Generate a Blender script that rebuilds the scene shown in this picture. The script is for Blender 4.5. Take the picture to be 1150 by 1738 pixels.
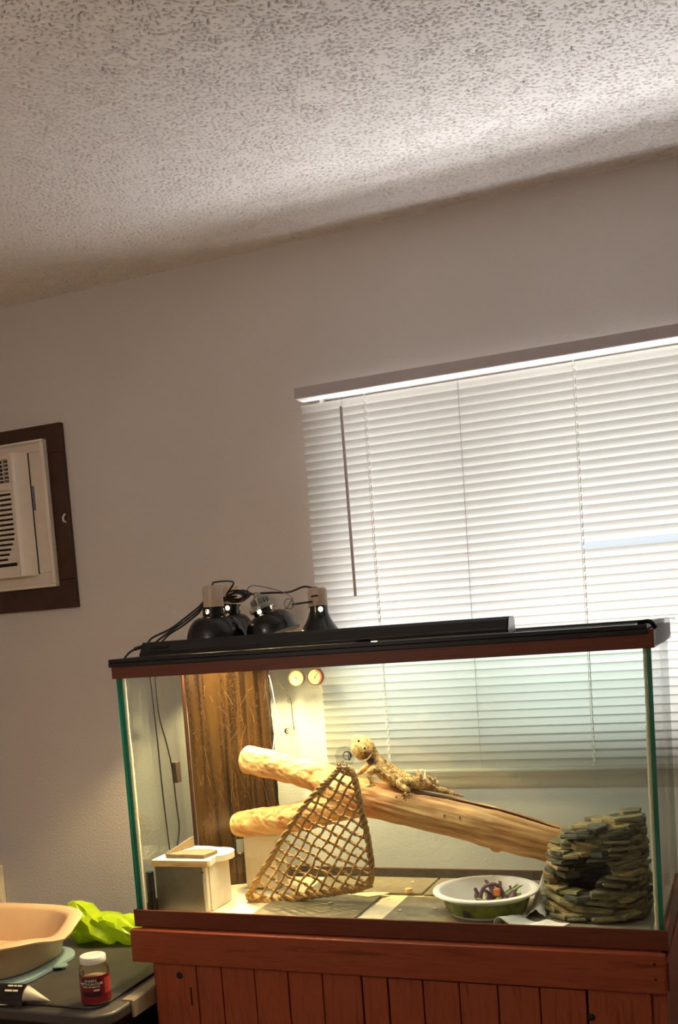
import bpy, bmesh, math, random
import numpy as np
from mathutils import Vector, Matrix, noise as mnoise

# ------------------------------------------------------------------ clear
for o in list(bpy.data.objects):
    bpy.data.objects.remove(o, do_unlink=True)
scene = bpy.context.scene
COL = scene.collection
random.seed(7)
TZ = 0.73            # height of the cabinet top above the floor; all heights below are relative to it
R_ = math.radians

# ------------------------------------------------------------------ camera
CR = np.array([[0.9226679, 0.37824838, -0.07491397],
               [-0.03509522, -0.11109775, -0.99318962],
               [-0.38399514, 0.9190133, -0.08923162]])      # rows: image right, image down, forward
CC = np.array([1.40291781, -2.13952167, 0.69912416])
FPX, CX, CY = 1793.72, 531.0, 1219.29
cam_d = bpy.data.cameras.new('camera')
cam = bpy.data.objects.new('camera', cam_d)
COL.objects.link(cam)
m3 = Matrix(((CR[0][0], -CR[1][0], -CR[2][0]),
             (CR[0][1], -CR[1][1], -CR[2][1]),
             (CR[0][2], -CR[1][2], -CR[2][2])))
cam.matrix_world = Matrix.Translation((CC[0], CC[1], CC[2] + TZ)) @ m3.to_4x4()
cam_d.sensor_fit = 'HORIZONTAL'
cam_d.sensor_width = 36.0
cam_d.lens = FPX * 36.0 / 1150.0
cam_d.shift_x = (575.0 - CX) / 1150.0
cam_d.shift_y = (CY - 869.0) / 1150.0
cam_d.clip_start = 0.02
scene.camera = cam


def at(u, v, Y):
    """point of the place at depth Y that the photograph shows at pixel u, v"""
    d = CR.T @ np.array([(u - CX) / FPX, (v - CY) / FPX, 1.0])
    p = CC + (Y - CC[1]) / d[1] * d
    return Vector((float(p[0]), float(p[1]), float(p[2])))


def ppm(p):
    """pixels per metre at a point"""
    return FPX / float(CR[2] @ (np.array(p) - CC))


# ------------------------------------------------------------------ world, daylight, exposure
world = bpy.data.worlds.new('sky')
scene.world = world
world.use_nodes = True
wbg = world.node_tree.nodes['Background']
wbg.inputs[0].default_value = (0.88, 0.94, 1.0, 1)
wbg.inputs[1].default_value = 1.0

sun_l = bpy.data.lights.new('window_daylight', 'AREA')
sun_l.shape = 'RECTANGLE'
sun_l.size = 2.0
sun_l.size_y = 0.8
sun_l.energy = 22.0
sun_l.color = (0.93, 0.97, 1.0)
day = bpy.data.objects.new('window_daylight', sun_l)
day.location = (1.15, 1.10, TZ + 0.50)
day.rotation_euler = (R_(-90), 0, 0)
COL.objects.link(day)
# sunlit ground outside, throwing light up through the slats to the ceiling
gr_l = bpy.data.lights.new('ground_bounce', 'AREA')
gr_l.shape = 'RECTANGLE'
gr_l.size = 2.4
gr_l.size_y = 1.0
gr_l.energy = 225.0
gr_l.color = (0.95, 0.97, 1.0)
gro = bpy.data.objects.new('ground_bounce', gr_l)
gro.location = (0.85, 1.12, TZ - 0.45)
gro.rotation_euler = (R_(180 + 22), 0, 0)
COL.objects.link(gro)

scene.view_settings.view_transform = 'Standard'
scene.view_settings.look = 'None'
scene.view_settings.gamma = 1.0
scene.view_settings.use_curve_mapping = False
scene.view_settings.exposure = 0.0


# ------------------------------------------------------------------ materials
def lin(c):
    if isinstance(c, str):
        c = tuple(int(c[i:i + 2], 16) / 255 for i in (0, 2, 4))
    return tuple((x / 12.92 if x <= 0.04045 else ((x + 0.055) / 1.055) ** 2.4) for x in c) + (1.0,)


MATS = {}


class NT:
    def __init__(s, name):
        s.m = bpy.data.materials.new(name)
        s.m.use_nodes = True
        s.t = s.m.node_tree
        s.t.nodes.clear()
        s.out = s.n('ShaderNodeOutputMaterial')
        MATS[name] = s.m

    def n(s, kind, **kw):
        nd = s.t.nodes.new(kind)
        for k, v in kw.items():
            if k.startswith('i_'):
                key = k[2:]
                key = int(key) if key.isdigit() else key.replace('_', ' ')
                nd.inputs[key].default_value = v
            else:
                setattr(nd, k, v)
        return nd

    def l(s, a, b):
        s.t.links.new(a, b)

    def coords(s, scale=(1, 1, 1), rot=(0, 0, 0)):
        tc = s.n('ShaderNodeTexCoord')
        mp = s.n('ShaderNodeMapping')
        mp.inputs['Scale'].default_value = scale
        mp.inputs['Rotation'].default_value = rot
        s.l(tc.outputs['Object'], mp.inputs['Vector'])
        return mp.outputs['Vector']

    def noise(s, vec, scale, detail=3, rough=0.55):
        nd = s.n('ShaderNodeTexNoise')
        nd.inputs['Scale'].default_value = scale
        nd.inputs['Detail'].default_value = detail
        nd.inputs['Roughness'].default_value = rough
        s.l(vec, nd.inputs['Vector'])
        return nd.outputs['Fac']

    def ramp(s, fac, stops):
        r = s.n('ShaderNodeValToRGB')
        e = r.color_ramp.elements
        while len(e) > 2:
            e.remove(e[-1])
        for i, (p, c) in enumerate(stops):
            if i >= 2:
                e.new(p)
            e[i].position = p
            e[i].color = lin(c) if not (isinstance(c, tuple) and len(c) == 4) else c
        s.l(fac, r.inputs['Fac'])
        return r.outputs['Color']

    def bump(s, height, strength=0.3, dist=0.002):
        b = s.n('ShaderNodeBump')
        b.inputs['Strength'].default_value = strength
        b.inputs['Distance'].default_value = dist
        s.l(height, b.inputs['Height'])
        return b.outputs['Normal']

    def principled(s, color=None, rough=0.5, metal=0.0, spec=0.5, normal=None, **kw):
        p = s.n('ShaderNodeBsdfPrincipled')
        if color is not None:
            if hasattr(color, 'links') or hasattr(color, 'is_output'):
                s.l(color, p.inputs['Base Color'])
            else:
                p.inputs['Base Color'].default_value = lin(color)
        if hasattr(rough, 'is_output'):
            s.l(rough, p.inputs['Roughness'])
        else:
            p.inputs['Roughness'].default_value = rough
        p.inputs['Metallic'].default_value = metal
        p.inputs['Specular IOR Level'].default_value = spec
        if normal is not None:
            s.l(normal, p.inputs['Normal'])
        for k, v in kw.items():
            p.inputs[k.replace('_', ' ')].default_value = v
        s.l(p.outputs[0], s.out.inputs['Surface'])
        return p


def plain(name, c, rough=0.5, metal=0.0, spec=0.5, var=0.12, scale=20, bump=0.0, bscale=200, **kw):
    """solid colour with a soft mottling"""
    t = NT(name)
    v = t.coords()
    f = t.noise(v, scale, 4)
    L = lin(c)
    a = tuple(max(0, x * (1 - var)) for x in L[:3]) + (1,)
    b = tuple(min(1, x * (1 + var)) for x in L[:3]) + (1,)
    col = t.ramp(f, [(0.3, a), (0.7, b)])
    nrm = t.bump(t.noise(v, bscale, 3), bump, 0.001) if bump else None
    t.principled(col, rough, metal, spec, nrm, **kw)
    return t.m


def wood(name, stops, scale=(3, 40, 40), rough=0.5, bump=0.15, nscale=1.5, spec=0.4):
    t = NT(name)
    v = t.coords(scale)
    f = t.noise(v, nscale, 6, 0.6)
    f2 = t.noise(v, nscale * 4, 3, 0.6)
    mx = t.n('ShaderNodeMath', operation='MULTIPLY_ADD')
    t.l(f2, mx.inputs[0]); mx.inputs[1].default_value = 0.35
    t.l(f, mx.inputs[2])
    col = t.ramp(mx.outputs[0], stops)
    t.principled(col, rough, 0, spec, t.bump(f2, bump, 0.001))
    return t.m


def glass(name, tint, rough=0.0, refl=1.0):
    """thin clear pane: tinted see-through with a Fresnel mirror"""
    t = NT(name)
    tr = t.n('ShaderNodeBsdfTransparent'); tr.inputs[0].default_value = tint + (1,)
    gl = t.n('ShaderNodeBsdfGlossy'); gl.inputs['Roughness'].default_value = rough
    fr = t.n('ShaderNodeFresnel')
    # the rays are not bent inside the pane, so its inner faces must reflect like its outer ones
    ge = t.n('ShaderNodeNewGeometry'); io = t.n('ShaderNodeMath', operation='MULTIPLY_ADD')
    t.l(ge.outputs['Backfacing'], io.inputs[0]); io.inputs[1].default_value = 1 / 1.45 - 1.45; io.inputs[2].default_value = 1.45
    t.l(io.outputs[0], fr.inputs['IOR'])
    mu = t.n('ShaderNodeMath', operation='MULTIPLY'); mu.inputs[1].default_value = refl
    t.l(fr.outputs[0], mu.inputs[0])
    mx = t.n('ShaderNodeMixShader')
    t.l(mu.outputs[0], mx.inputs[0]); t.l(tr.outputs[0], mx.inputs[1]); t.l(gl.outputs[0], mx.inputs[2])
    t.l(mx.outputs[0], t.out.inputs['Surface'])
    return t.m


def emit(name, c, s):
    t = NT(name)
    e = t.n('ShaderNodeEmission'); e.inputs[0].default_value = lin(c); e.inputs[1].default_value = s
    t.l(e.outputs[0], t.out.inputs['Surface'])
    return t.m


# wall paint: off-white, orange-peel relief
t = NT('wall_paint'); v = t.coords()
hh = t.noise(v, 150, 4, 0.6)
t.principled(t.ramp(t.noise(v, 2.0, 3), [(0.3, 'cbc3be'), (0.7, 'd2cac5')]), 0.62, 0, 0.3, t.bump(hh, 0.7, 0.0022))
# ceiling
t = NT('ceiling_paint'); v = t.coords()
t.principled(t.ramp(t.noise(v, 60, 3), [(0.3, 'e4dcd7'), (0.7, 'ebe3de')]), 0.85, 0, 0.2, t.bump(t.noise(v, 260, 3), 0.2, 0.0006))
plain('floor_carpet', '8a7763', 0.9, var=0.25, scale=80, bump=0.6)
# blind slat: vinyl that lets daylight glow through
t = NT('slat_vinyl'); v = t.coords()
df = t.n('ShaderNodeBsdfDiffuse'); df.inputs[0].default_value = lin('cbc7c1')
tl = t.n('ShaderNodeBsdfTranslucent'); tl.inputs[0].default_value = lin('d6d0c8')
gl = t.n('ShaderNodeBsdfGlossy'); gl.inputs['Roughness'].default_value = 0.35
mx = t.n('ShaderNodeMixShader'); mx.inputs[0].default_value = 0.5
mg = t.n('ShaderNodeMixShader'); mg.inputs[0].default_value = 0.03
t.l(df.outputs[0], mx.inputs[1]); t.l(tl.outputs[0], mx.inputs[2])
t.l(mx.outputs[0], mg.inputs[1]); t.l(gl.outputs[0], mg.inputs[2])
t.l(mg.outputs[0], t.out.inputs['Surface'])
plain('blind_rail', 'a79d9d', 0.4, var=0.04)
plain('cord_white', 'f3f0ea', 0.6, var=0.03)
plain('wand_grey', 'b3a7a1', 0.25, var=0.05)
plain('vinyl_white', 'd9d6cf', 0.5, var=0.03)
glass('window_glass', (0.96, 0.98, 0.97))
glass('tank_glass', (0.945, 0.985, 0.970))
t = NT('glass_edge'); v = t.coords((1, 1, 1))
t.principled(t.ramp(t.noise(v, 5, 2), [(0.3, '0b6b57'), (0.7, '148a70')]), 0.08, 0, 0.6)
plain('silicone', 'd8cfae', 0.35, var=0.1, scale=120, bump=0.3)
wood('rim_walnut', [(0.25, '3c1c10'), (0.5, '5c2c1a'), (0.72, '6d3722'), (0.9, '4a2213')], (2.5, 60, 160), 0.38, 0.1)
wood('cabinet_wood', [(0.25, '66291a'), (0.5, '8d4126'), (0.7, '9a4c2e'), (0.9, '74321d')], (22, 22, 2.2), 0.42, 0.1)
wood('apron_wood', [(0.25, '602718'), (0.5, '893e24'), (0.7, '96492c'), (0.9, '702f1a')], (2.2, 22, 22), 0.42, 0.1)
wood('ac_frame_wood', [(0.25, '22140c'), (0.5, '352016'), (0.75, '42281a')], (12, 12, 12), 0.35, 0.1)
plain('dark_gap', '140a06', 0.8)
plain('dusty_strip', '3a3428', 0.8, var=0.5, scale=90)
plain('ac_plastic', 'd8cabb', 0.45, var=0.04)
plain('ac_plastic_light', 'e2d6c8', 0.4, var=0.03)
plain('ac_dark', '1c1512', 0.7)
plain('ac_badge', '6b6a74', 0.35, var=0.2, scale=150)
plain('black_plastic', '0e0f12', 0.32, var=0.15)
plain('black_enamel', '0b0c0f', 0.22, var=0.1)
plain('black_cable', '0d0c0c', 0.45)
plain('mesh_wire', '15161a', 0.5, metal=0.4)
plain('socket_ceramic', 'b9a48d', 0.42, var=0.06)
plain('socket_grey', '8d8d84', 0.35, metal=0.3, var=0.2, scale=60)
plain('steel_wire', '8b8780', 0.25, metal=0.9)
plain('white_enamel', 'e9e4d8', 0.4, var=0.03)
emit('bulb_glow', 'ffd79a', 22.0)
emit('fill_globe_glow', 'ffeeda', 42.0)
glass('clear_vinyl', (0.93, 0.94, 0.93), 0.1, 2.0)
t = NT('packing_tape')
tr = t.n('ShaderNodeBsdfTransparent'); tr.inputs[0].default_value = (0.8, 0.8, 0.82, 1); dfu = t.n('ShaderNodeBsdfDiffuse'); dfu.inputs[0].default_value = lin('a7a4a6')
mx = t.n('ShaderNodeMixShader'); mx.inputs[0].default_value = 0.55
t.l(tr.outputs[0], mx.inputs[1]); t.l(dfu.outputs[0], mx.inputs[2]); t.l(mx.outputs[0], t.out.inputs['Surface'])
plain('gauge_face', 'b9ad7c', 0.4, var=0.06)
plain('gauge_bezel', '8a744a', 0.3, metal=0.6)
plain('gauge_dark_bezel', '5a3324', 0.3, metal=0.3)
plain('gauge_ink', '33261c', 0.5)
plain('gauge_red', 'b8433a', 0.5)
# driftwood: grain runs along the trunk
t = NT('driftwood')
tc = t.n('ShaderNodeTexCoord'); r1 = t.n('ShaderNodeMapping'); r1.inputs['Rotation'].default_value = (0, R_(-18.2), R_(-15.6)); t.l(tc.outputs['Object'], r1.inputs['Vector'])
r2 = t.n('ShaderNodeMapping'); r2.inputs['Scale'].default_value = (3.5, 75, 75); t.l(r1.outputs[0], r2.inputs['Vector'])
r3 = t.n('ShaderNodeMapping'); r3.inputs['Scale'].default_value = (5, 16, 16); t.l(r1.outputs[0], r3.inputs['Vector'])
f1 = t.noise(r2.outputs[0], 1.3, 6, 0.62); f2 = t.noise(r3.outputs[0], 1.6, 4)
ad = t.n('ShaderNodeMath', operation='MULTIPLY_ADD'); t.l(f2, ad.inputs[0]); ad.inputs[1].default_value = 0.75; t.l(f1, ad.inputs[2])
t.principled(t.ramp(ad.outputs[0], [(0.60, '7e4f2b'), (0.76, 'b27f4a'), (0.92, 'cc9c60'), (1.0, 'd8b074')]), 0.68, 0, 0.3, t.bump(f1, 0.6, 0.003))
plain('log_end', 'd8b27c', 0.8, var=0.15, scale=90, bump=0.4)
plain('crack_dark', '3b1f12', 0.9)
t = NT('seagrass'); v = t.coords((1, 1, 1))
t.principled(t.ramp(t.noise(v, 170, 4, 0.7), [(0.3, '7d5a2c'), (0.5, 'b48d54'), (0.72, 'd6b57c')]), 0.75, 0, 0.25, t.bump(t.noise(v, 420, 3), 0.7, 0.002))
# slate
t = NT('slate'); v = t.coords((1, 1, 3.5))
t.principled(t.ramp(t.noise(v, 22, 5, 0.65), [(0.28, '3b3a2e'), (0.45, '6b6547'), (0.6, '8d8158'), (0.75, '6f5f45'), (0.85, '454a41')]), 0.7, 0, 0.35, t.bump(t.noise(v, 140, 4), 0.8, 0.003))
for nm_, cs in (('slate_dark', ('2b2c26', '4a4a3c', '5f5b48')), ('slate_ochre', ('5c4a30', '93804f', 'a8925c'))):
    t = NT(nm_); v = t.coords((1, 1, 3.5))
    t.principled(t.ramp(t.noise(v, 30, 5, 0.65), [(0.3, cs[0]), (0.5, cs[1]), (0.7, cs[2])]), 0.7, 0, 0.35, t.bump(t.noise(v, 140, 4), 0.8, 0.003))
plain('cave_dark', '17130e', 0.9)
plain('stone_flat', '6c5d45', 0.8, var=0.2, scale=60, bump=0.6)
t = NT('tile_grey'); v = t.coords()
t.principled(t.ramp(t.noise(v, 40, 5, 0.7), [(0.25, '615a49'), (0.6, '7a725c'), (0.8, '968b70')]), 0.55, 0, 0.4, t.bump(t.noise(v, 150, 3), 0.3, 0.001))
plain('liner_cream', 'ded1ae', 0.75, var=0.08, scale=30)
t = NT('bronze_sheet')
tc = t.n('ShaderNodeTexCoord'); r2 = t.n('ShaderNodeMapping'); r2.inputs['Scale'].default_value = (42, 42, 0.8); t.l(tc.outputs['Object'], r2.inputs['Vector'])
st_ = t.noise(r2.outputs[0], 1.0, 3, 0.5); sp_ = t.noise(t.coords(), 220, 3, 0.7)  # vertical streaks put the sheet's reflections into its colour, with fine speckle
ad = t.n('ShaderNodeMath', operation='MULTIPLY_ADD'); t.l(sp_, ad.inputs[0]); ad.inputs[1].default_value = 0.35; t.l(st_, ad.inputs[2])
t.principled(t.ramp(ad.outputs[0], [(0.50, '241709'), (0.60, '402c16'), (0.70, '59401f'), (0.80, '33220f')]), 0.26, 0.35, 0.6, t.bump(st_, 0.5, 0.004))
plain('scratch_pale', '9c8258', 0.6)
plain('hide_white', 'e8dcc0', 0.6, var=0.06, scale=30)
wood('hide_edge_wood', [(0.3, '8a5a2c'), (0.5, 'c99a5e'), (0.8, 'dcb982')], (8, 30, 60), 0.7, 0.2)
plain('brushed_metal', '9b917c', 0.38, metal=0.75, var=0.1, scale=40)
plain('tub_white', 'e6e0d2', 0.35, var=0.03)
t = NT('tub_print'); v = t.coords()
t.principled(t.ramp(t.noise(v, 26, 3), [(0.36, '3a2f33'), (0.46, '6d7a2a'), (0.62, '9aa23a'), (0.7, '565b2a')]), 0.3, 0, 0.5)
plain('leaf_purple', '5a3a40', 0.5, var=0.3, scale=90)
plain('leaf_green', '7d8c3a', 0.5, var=0.3, scale=90)
plain('carrot', 'c8713a', 0.5, var=0.1)
glass('wrap_film', (0.86, 0.88, 0.88), 0.12, 2.0)
plain('paper_white', 'e9e2d2', 0.7, var=0.06, bump=0.3)
plain('flake', 'd9b98a', 0.8, var=0.2, scale=200)
# tote, basin, bag, jar, booklet
plain('tote_lid', '4b4641', 0.42, var=0.1, bump=0.2)
plain('tote_body', '111214', 0.4)
plain('tote_latch', 'a08f74', 0.5, var=0.06)
plain('basin_beige', 'e0bd93', 0.38, var=0.03)
plain('tray_blue', '8fa9a9', 0.4, var=0.05)
t = NT('green_bag'); v = t.coords()
p = t.principled(t.ramp(t.noise(v, 25, 4), [(0.3, 'a3c414'), (0.7, 'c6dc2c')]), 0.28, 0, 0.5, t.bump(t.noise(v, 50, 4), 0.5, 0.004))
tl = t.n('ShaderNodeBsdfTranslucent'); tl.inputs[0].default_value = lin('c3e01e')
mx = t.n('ShaderNodeMixShader'); mx.inputs[0].default_value = 0.35
t.l(p.outputs[0], mx.inputs[1]); t.l(tl.outputs[0], mx.inputs[2]); t.l(mx.outputs[0], t.out.inputs['Surface'])
glass('jar_plastic', (0.93, 0.9, 0.87), 0.05, 1.5)
plain('jar_powder', 'c9b39a', 0.9)
plain('jar_label', '7c1520', 0.4, var=0.1)
plain('jar_label_dark', '2e1418', 0.4)
plain('print_white', 'e8dcc9', 0.5)
plain('booklet_black', '141218', 0.3)
plain('booklet_page', 'd8cbb2', 0.5)
plain('cream_board', 'e3d3ba', 0.6)
# bearded dragon skin: yellow-tan with brown net of scales
t = NT('dragon_skin'); v = t.coords()
vo = t.n('ShaderNodeTexVoronoi'); vo.inputs['Scale'].default_value = 260; t.l(v, vo.inputs['Vector'])
big = t.noise(v, 85, 4, 0.6)
at_ = t.n('ShaderNodeAttribute', attribute_name='tone')
mm = t.n('ShaderNodeMath', operation='MULTIPLY_ADD'); t.l(big, mm.inputs[0]); mm.inputs[1].default_value = 1.5; t.l(at_.outputs['Fac'], mm.inputs[2])
m2 = t.n('ShaderNodeMath', operation='MULTIPLY_ADD'); t.l(vo.outputs['Distance'], m2.inputs[0]); m2.inputs[1].default_value = -0.45; t.l(mm.outputs[0], m2.inputs[2])
col = t.ramp(m2.outputs[0], [(0.0, '2e2114'), (0.32, '6e5128'), (0.55, 'b08a4c'), (0.75, 'd3b26c'), (1.0, 'ecd38e')])
t.principled(col, 0.65, 0, 0.3, t.bump(vo.outputs['Distance'], -0.9, 0.003))
plain('dragon_eye', '1a0f08', 0.1)
plain('claw', '3d2c1c', 0.5)


# ------------------------------------------------------------------ mesh building
WL = {}


class MB:
    """collects shapes in place coordinates (height 0 = cabinet top); build() links them as one mesh"""

    def __init__(s):
        s.v, s.f, s.mi, s.cur = [], [], [], 0

    def add(s, vs, fs, M=None):
        b = len(s.v)
        for p in vs:
            p = Vector(p)
            s.v.append(M @ p if M is not None else p)
        for f in fs:
            s.f.append([b + i for i in f]); s.mi.append(s.cur)
        return s

    def box(s, x0, x1, y0, y1, z0, z1, M=None):
        vs = [(x, y, z) for z in (z0, z1) for y in (y0, y1) for x in (x0, x1)]
        return s.add(vs, [(0, 2, 3, 1), (4, 5, 7, 6), (0, 1, 5, 4), (2, 6, 7, 3), (0, 4, 6, 2), (1, 3, 7, 5)], M)

    def lathe(s, prof, n=32, M=None, sx=1.0, sy=1.0, a0=0.0, a1=2 * math.pi):
        """profile of (radius, height) turned about z"""
        vs, fs = [], []
        full = abs(a1 - a0 - 2 * math.pi) < 1e-6
        k = n if full else n + 1
        for r, z in prof:
            for i in range(k):
                a = a0 + (a1 - a0) * i / n
                vs.append((r * math.cos(a) * sx, r * math.sin(a) * sy, z))
        for j in range(len(prof) - 1):
            for i in range(n):
                i2 = (i + 1) % k
                fs.append((j * k + i, j * k + i2, (j + 1) * k + i2, (j + 1) * k + i))
        if full:
            if prof[0][0] > 1e-6: fs.append(tuple(range(k - 1, -1, -1)))
            if prof[-1][0] > 1e-6: fs.append(tuple((len(prof) - 1) * k + i for i in range(k)))
        return s.add(vs, fs, M)

    def ring(s, prof, n=32, M=None):
        """closed profile turned about z"""
        vs, fs = [], []
        k = len(prof)
        for i in range(n):
            a = 2 * math.pi * i / n
            for r, z in prof:
                vs.append((r * math.cos(a), r * math.sin(a), z))
        for i in range(n):
            i2 = (i + 1) % n
            for j in range(k):
                j2 = (j + 1) % k
                fs.append((i * k + j, i2 * k + j, i2 * k + j2, i * k + j2))
        return s.add(vs, fs, M)

    def tube(s, pts, r, n=8, caps=True):
        pts = [Vector(p) for p in pts]
        k = len(pts)
        rr = r if isinstance(r, (list, tuple)) else [r] * k
        vs, fs = [], []
        up = None
        for i, p in enumerate(pts):
            d = (pts[min(i + 1, k - 1)] - pts[max(i - 1, 0)])
            if d.length < 1e-9: d = Vector((0, 0, 1))
            d.normalize()
            if up is None:
                up = d.orthogonal().normalized()
            else:
                up = (up - d * up.dot(d))
                up = up.normalized() if up.length > 1e-6 else d.orthogonal().normalized()
            w = d.cross(up)
            ri = rr[i]
            ra, rb = (ri if isinstance(ri, tuple) else (ri, ri))
            for j in range(n):
                a = 2 * math.pi * j / n
                vs.append(p + up * (math.cos(a) * ra) + w * (math.sin(a) * rb))
        for i in range(k - 1):
            for j in range(n):
                j2 = (j + 1) % n
                fs.append((i * n + j, i * n + j2, (i + 1) * n + j2, (i + 1) * n + j))
        if caps:
            fs.append(tuple(range(n - 1, -1, -1)))
            fs.append(tuple((k - 1) * n + j for j in range(n)))
        return s.add(vs, fs)

    def prism(s, poly, z0, z1, M=None):
        n = len(poly)
        vs = [(x, y, z0) for x, y in poly] + [(x, y, z1) for x, y in poly]
        fs = [tuple(range(n - 1, -1, -1)), tuple(range(n, 2 * n))]
        for i in range(n):
            j = (i + 1) % n
            fs.append((i, j, n + j, n + i))
        return s.add(vs, fs, M)

    def build(s, name, mat, parent=None, bevel=0.0, smooth=35, base=None, seg=2, weld=False):
        mats = mat if isinstance(mat, (list, tuple)) else [mat]
        if parent is not None:
            org = WL[parent.name]
        elif base is not None:
            org = Vector(base)
        else:
            xs = [p.x for p in s.v]; ys = [p.y for p in s.v]; zs = [p.z for p in s.v]
            org = Vector(((min(xs) + max(xs)) / 2, (min(ys) + max(ys)) / 2, min(zs)))
        me = bpy.data.meshes.new(name)
        me.from_pydata([p - org for p in s.v], [], s.f)
        for mm_ in mats: me.materials.append(MATS[mm_])
        me.polygons.foreach_set('material_index', s.mi)
        bm = bmesh.new(); bm.from_mesh(me)
        if weld: bmesh.ops.remove_doubles(bm, verts=bm.verts, dist=1e-5)
        bmesh.ops.recalc_face_normals(bm, faces=bm.faces)
        bm.to_mesh(me); bm.free()
        me.polygons.foreach_set('use_smooth', [True] * len(me.polygons))
        me.set_sharp_from_angle(angle=R_(smooth))
        return link(name, me, parent, org, bevel, seg)


def link(name, me, parent, org, bevel=0.0, seg=2):
    o = bpy.data.objects.new(name, me)
    COL.objects.link(o)
    WL[o.name] = Vector(org)
    if parent is not None:
        o.parent = parent
    else:
        o.location = (org[0], org[1], org[2] + TZ)
    if bevel:
        b = o.modifiers.new('bevel', 'BEVEL'); b.width = bevel; b.segments = seg; b.limit_method = 'ANGLE'; b.angle_limit = R_(40)
    return o


def thing(name, label, cat, loc, group=None):
    o = bpy.data.objects.new(name, None)
    o.empty_display_size = 0.05
    COL.objects.link(o)
    o.location = (loc[0], loc[1], loc[2] + TZ)
    WL[o.name] = Vector(loc)
    return tag(o, label, cat, group)


def tag(o, label, cat, group=None):
    o['label'] = label; o['category'] = cat
    if group: o['group'] = group
    return o


def struct(o):
    o['kind'] = 'structure'
    return o


def piece(src, name, parent, off):
    """another copy of a part: same mesh, moved by off"""
    c = src.copy(); COL.objects.link(c); c.name = name
    c.parent = parent; c.location = off
    WL[c.name] = WL[parent.name] + Vector(off)
    return c


def bez(pts, n=12):
    """Catmull-Rom through points"""
    P = [Vector(p) for p in pts]
    P = [P[0] * 2 - P[1]] + P + [P[-1] * 2 - P[-2]]
    out = []
    for i in range(1, len(P) - 2):
        for k in range(n):
            u = k / n
            a, b, c, d = P[i - 1], P[i], P[i + 1], P[i + 2]
            out.append(0.5 * ((2 * b) + (c - a) * u + (2 * a - 5 * b + 4 * c - d) * u * u + (3 * b - a - 3 * c + d) * u ** 3))
    out.append(P[-2])
    return out


def fuse(mb, name, voxel, smooth_it=4):
    """voxel-remesh the collected shapes into one continuous surface; returns a mesh in place coordinates"""
    me = bpy.data.meshes.new(name + '_src')
    me.from_pydata(mb.v, [], mb.f)
    bm = bmesh.new(); bm.from_mesh(me); bmesh.ops.recalc_face_normals(bm, faces=bm.faces); bm.to_mesh(me); bm.free()
    o = bpy.data.objects.new(name + '_src', me); COL.objects.link(o)
    r = o.modifiers.new('r', 'REMESH'); r.mode = 'VOXEL'; r.voxel_size = voxel
    if smooth_it:
        sm = o.modifiers.new('s', 'SMOOTH'); sm.iterations = smooth_it; sm.factor = 0.5
    dg = bpy.context.evaluated_depsgraph_get(); dg.update()
    out = bpy.data.meshes.new_from_object(o.evaluated_get(dg))
    bpy.data.objects.remove(o, do_unlink=True); bpy.data.meshes.remove(me)
    out.name = name
    return out


def finish_mesh(me, name, mats, parent, org, smooth=180):
    n = len(me.vertices)
    co = np.empty(n * 3); me.vertices.foreach_get('co', co)
    co = co.reshape(-1, 3) - np.array(org)
    me.vertices.foreach_set('co', co.ravel())
    me.materials.clear()
    for m_ in mats: me.materials.append(MATS[m_])
    me.polygons.foreach_set('use_smooth', [True] * len(me.polygons))
    if smooth < 180: me.set_sharp_from_angle(angle=R_(smooth))
    me.update()
    return link(name, me, parent, org)


def text_mesh(txt, size, bold=False):
    cu = bpy.data.curves.new('txt', 'FONT'); cu.body = txt; cu.size = size; cu.align_x = 'CENTER'; cu.align_y = 'CENTER'
    if bold: cu.offset = size * 0.02
    o = bpy.data.objects.new('txt', cu); COL.objects.link(o)
    dg = bpy.context.evaluated_depsgraph_get(); dg.update()
    me = bpy.data.meshes.new_from_object(o.evaluated_get(dg))
    vs = [v_.co.copy() for v_ in me.vertices]; fs = [tuple(p_.vertices) for p_ in me.polygons]
    bpy.data.objects.remove(o, do_unlink=True); bpy.data.curves.remove(cu); bpy.data.meshes.remove(me)
    return vs, fs


# ================================================================== SETTING
YW = 0.568; ZC = 1.71; ZF = -TZ
XL, XR, YB = -1.75, 2.75, -3.3
WX0, WX1, WZ0, WZ1 = 0.36, 1.80, 0.352, 1.300     # window opening

mb = MB(); mb.box(XL, XR, YB, YW + 0.12, ZF - 0.05, ZF)
struct(mb.build('floor', 'floor_carpet'))
mb = MB()
for x0, x1, z0, z1 in ((XL, WX0, ZF, ZC), (WX1, XR, ZF, ZC), (WX0, WX1, ZF, WZ0), (WX0, WX1, WZ1, ZC)):
    mb.box(x0, x1, YW, YW + 0.12, z0, z1)
wall_back = struct(mb.build('wall_back', 'wall_paint'))
mb = MB(); mb.box(XL - 0.1, XL, YB, YW + 0.12, ZF, ZC); struct(mb.build('wall_left', 'wall_paint'))
mb = MB(); mb.box(XR, XR + 0.1, YB, YW + 0.12, ZF, ZC); struct(mb.build('wall_right', 'wall_paint'))
mb = MB(); mb.box(XL, XR, YB - 0.1, YB, ZF, ZC); struct(mb.build('wall_front', 'wall_paint'))

# ceiling: sprayed acoustic texture, pits modelled over the part in view
cx0, cx1, cy0, cy1 = -0.85, 1.60, -0.95, YW
st = 0.0026
nx = int((cx1 - cx0) / st) + 1; ny = int((cy1 - cy0) / st) + 1
rng = np.random.default_rng(3)


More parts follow.
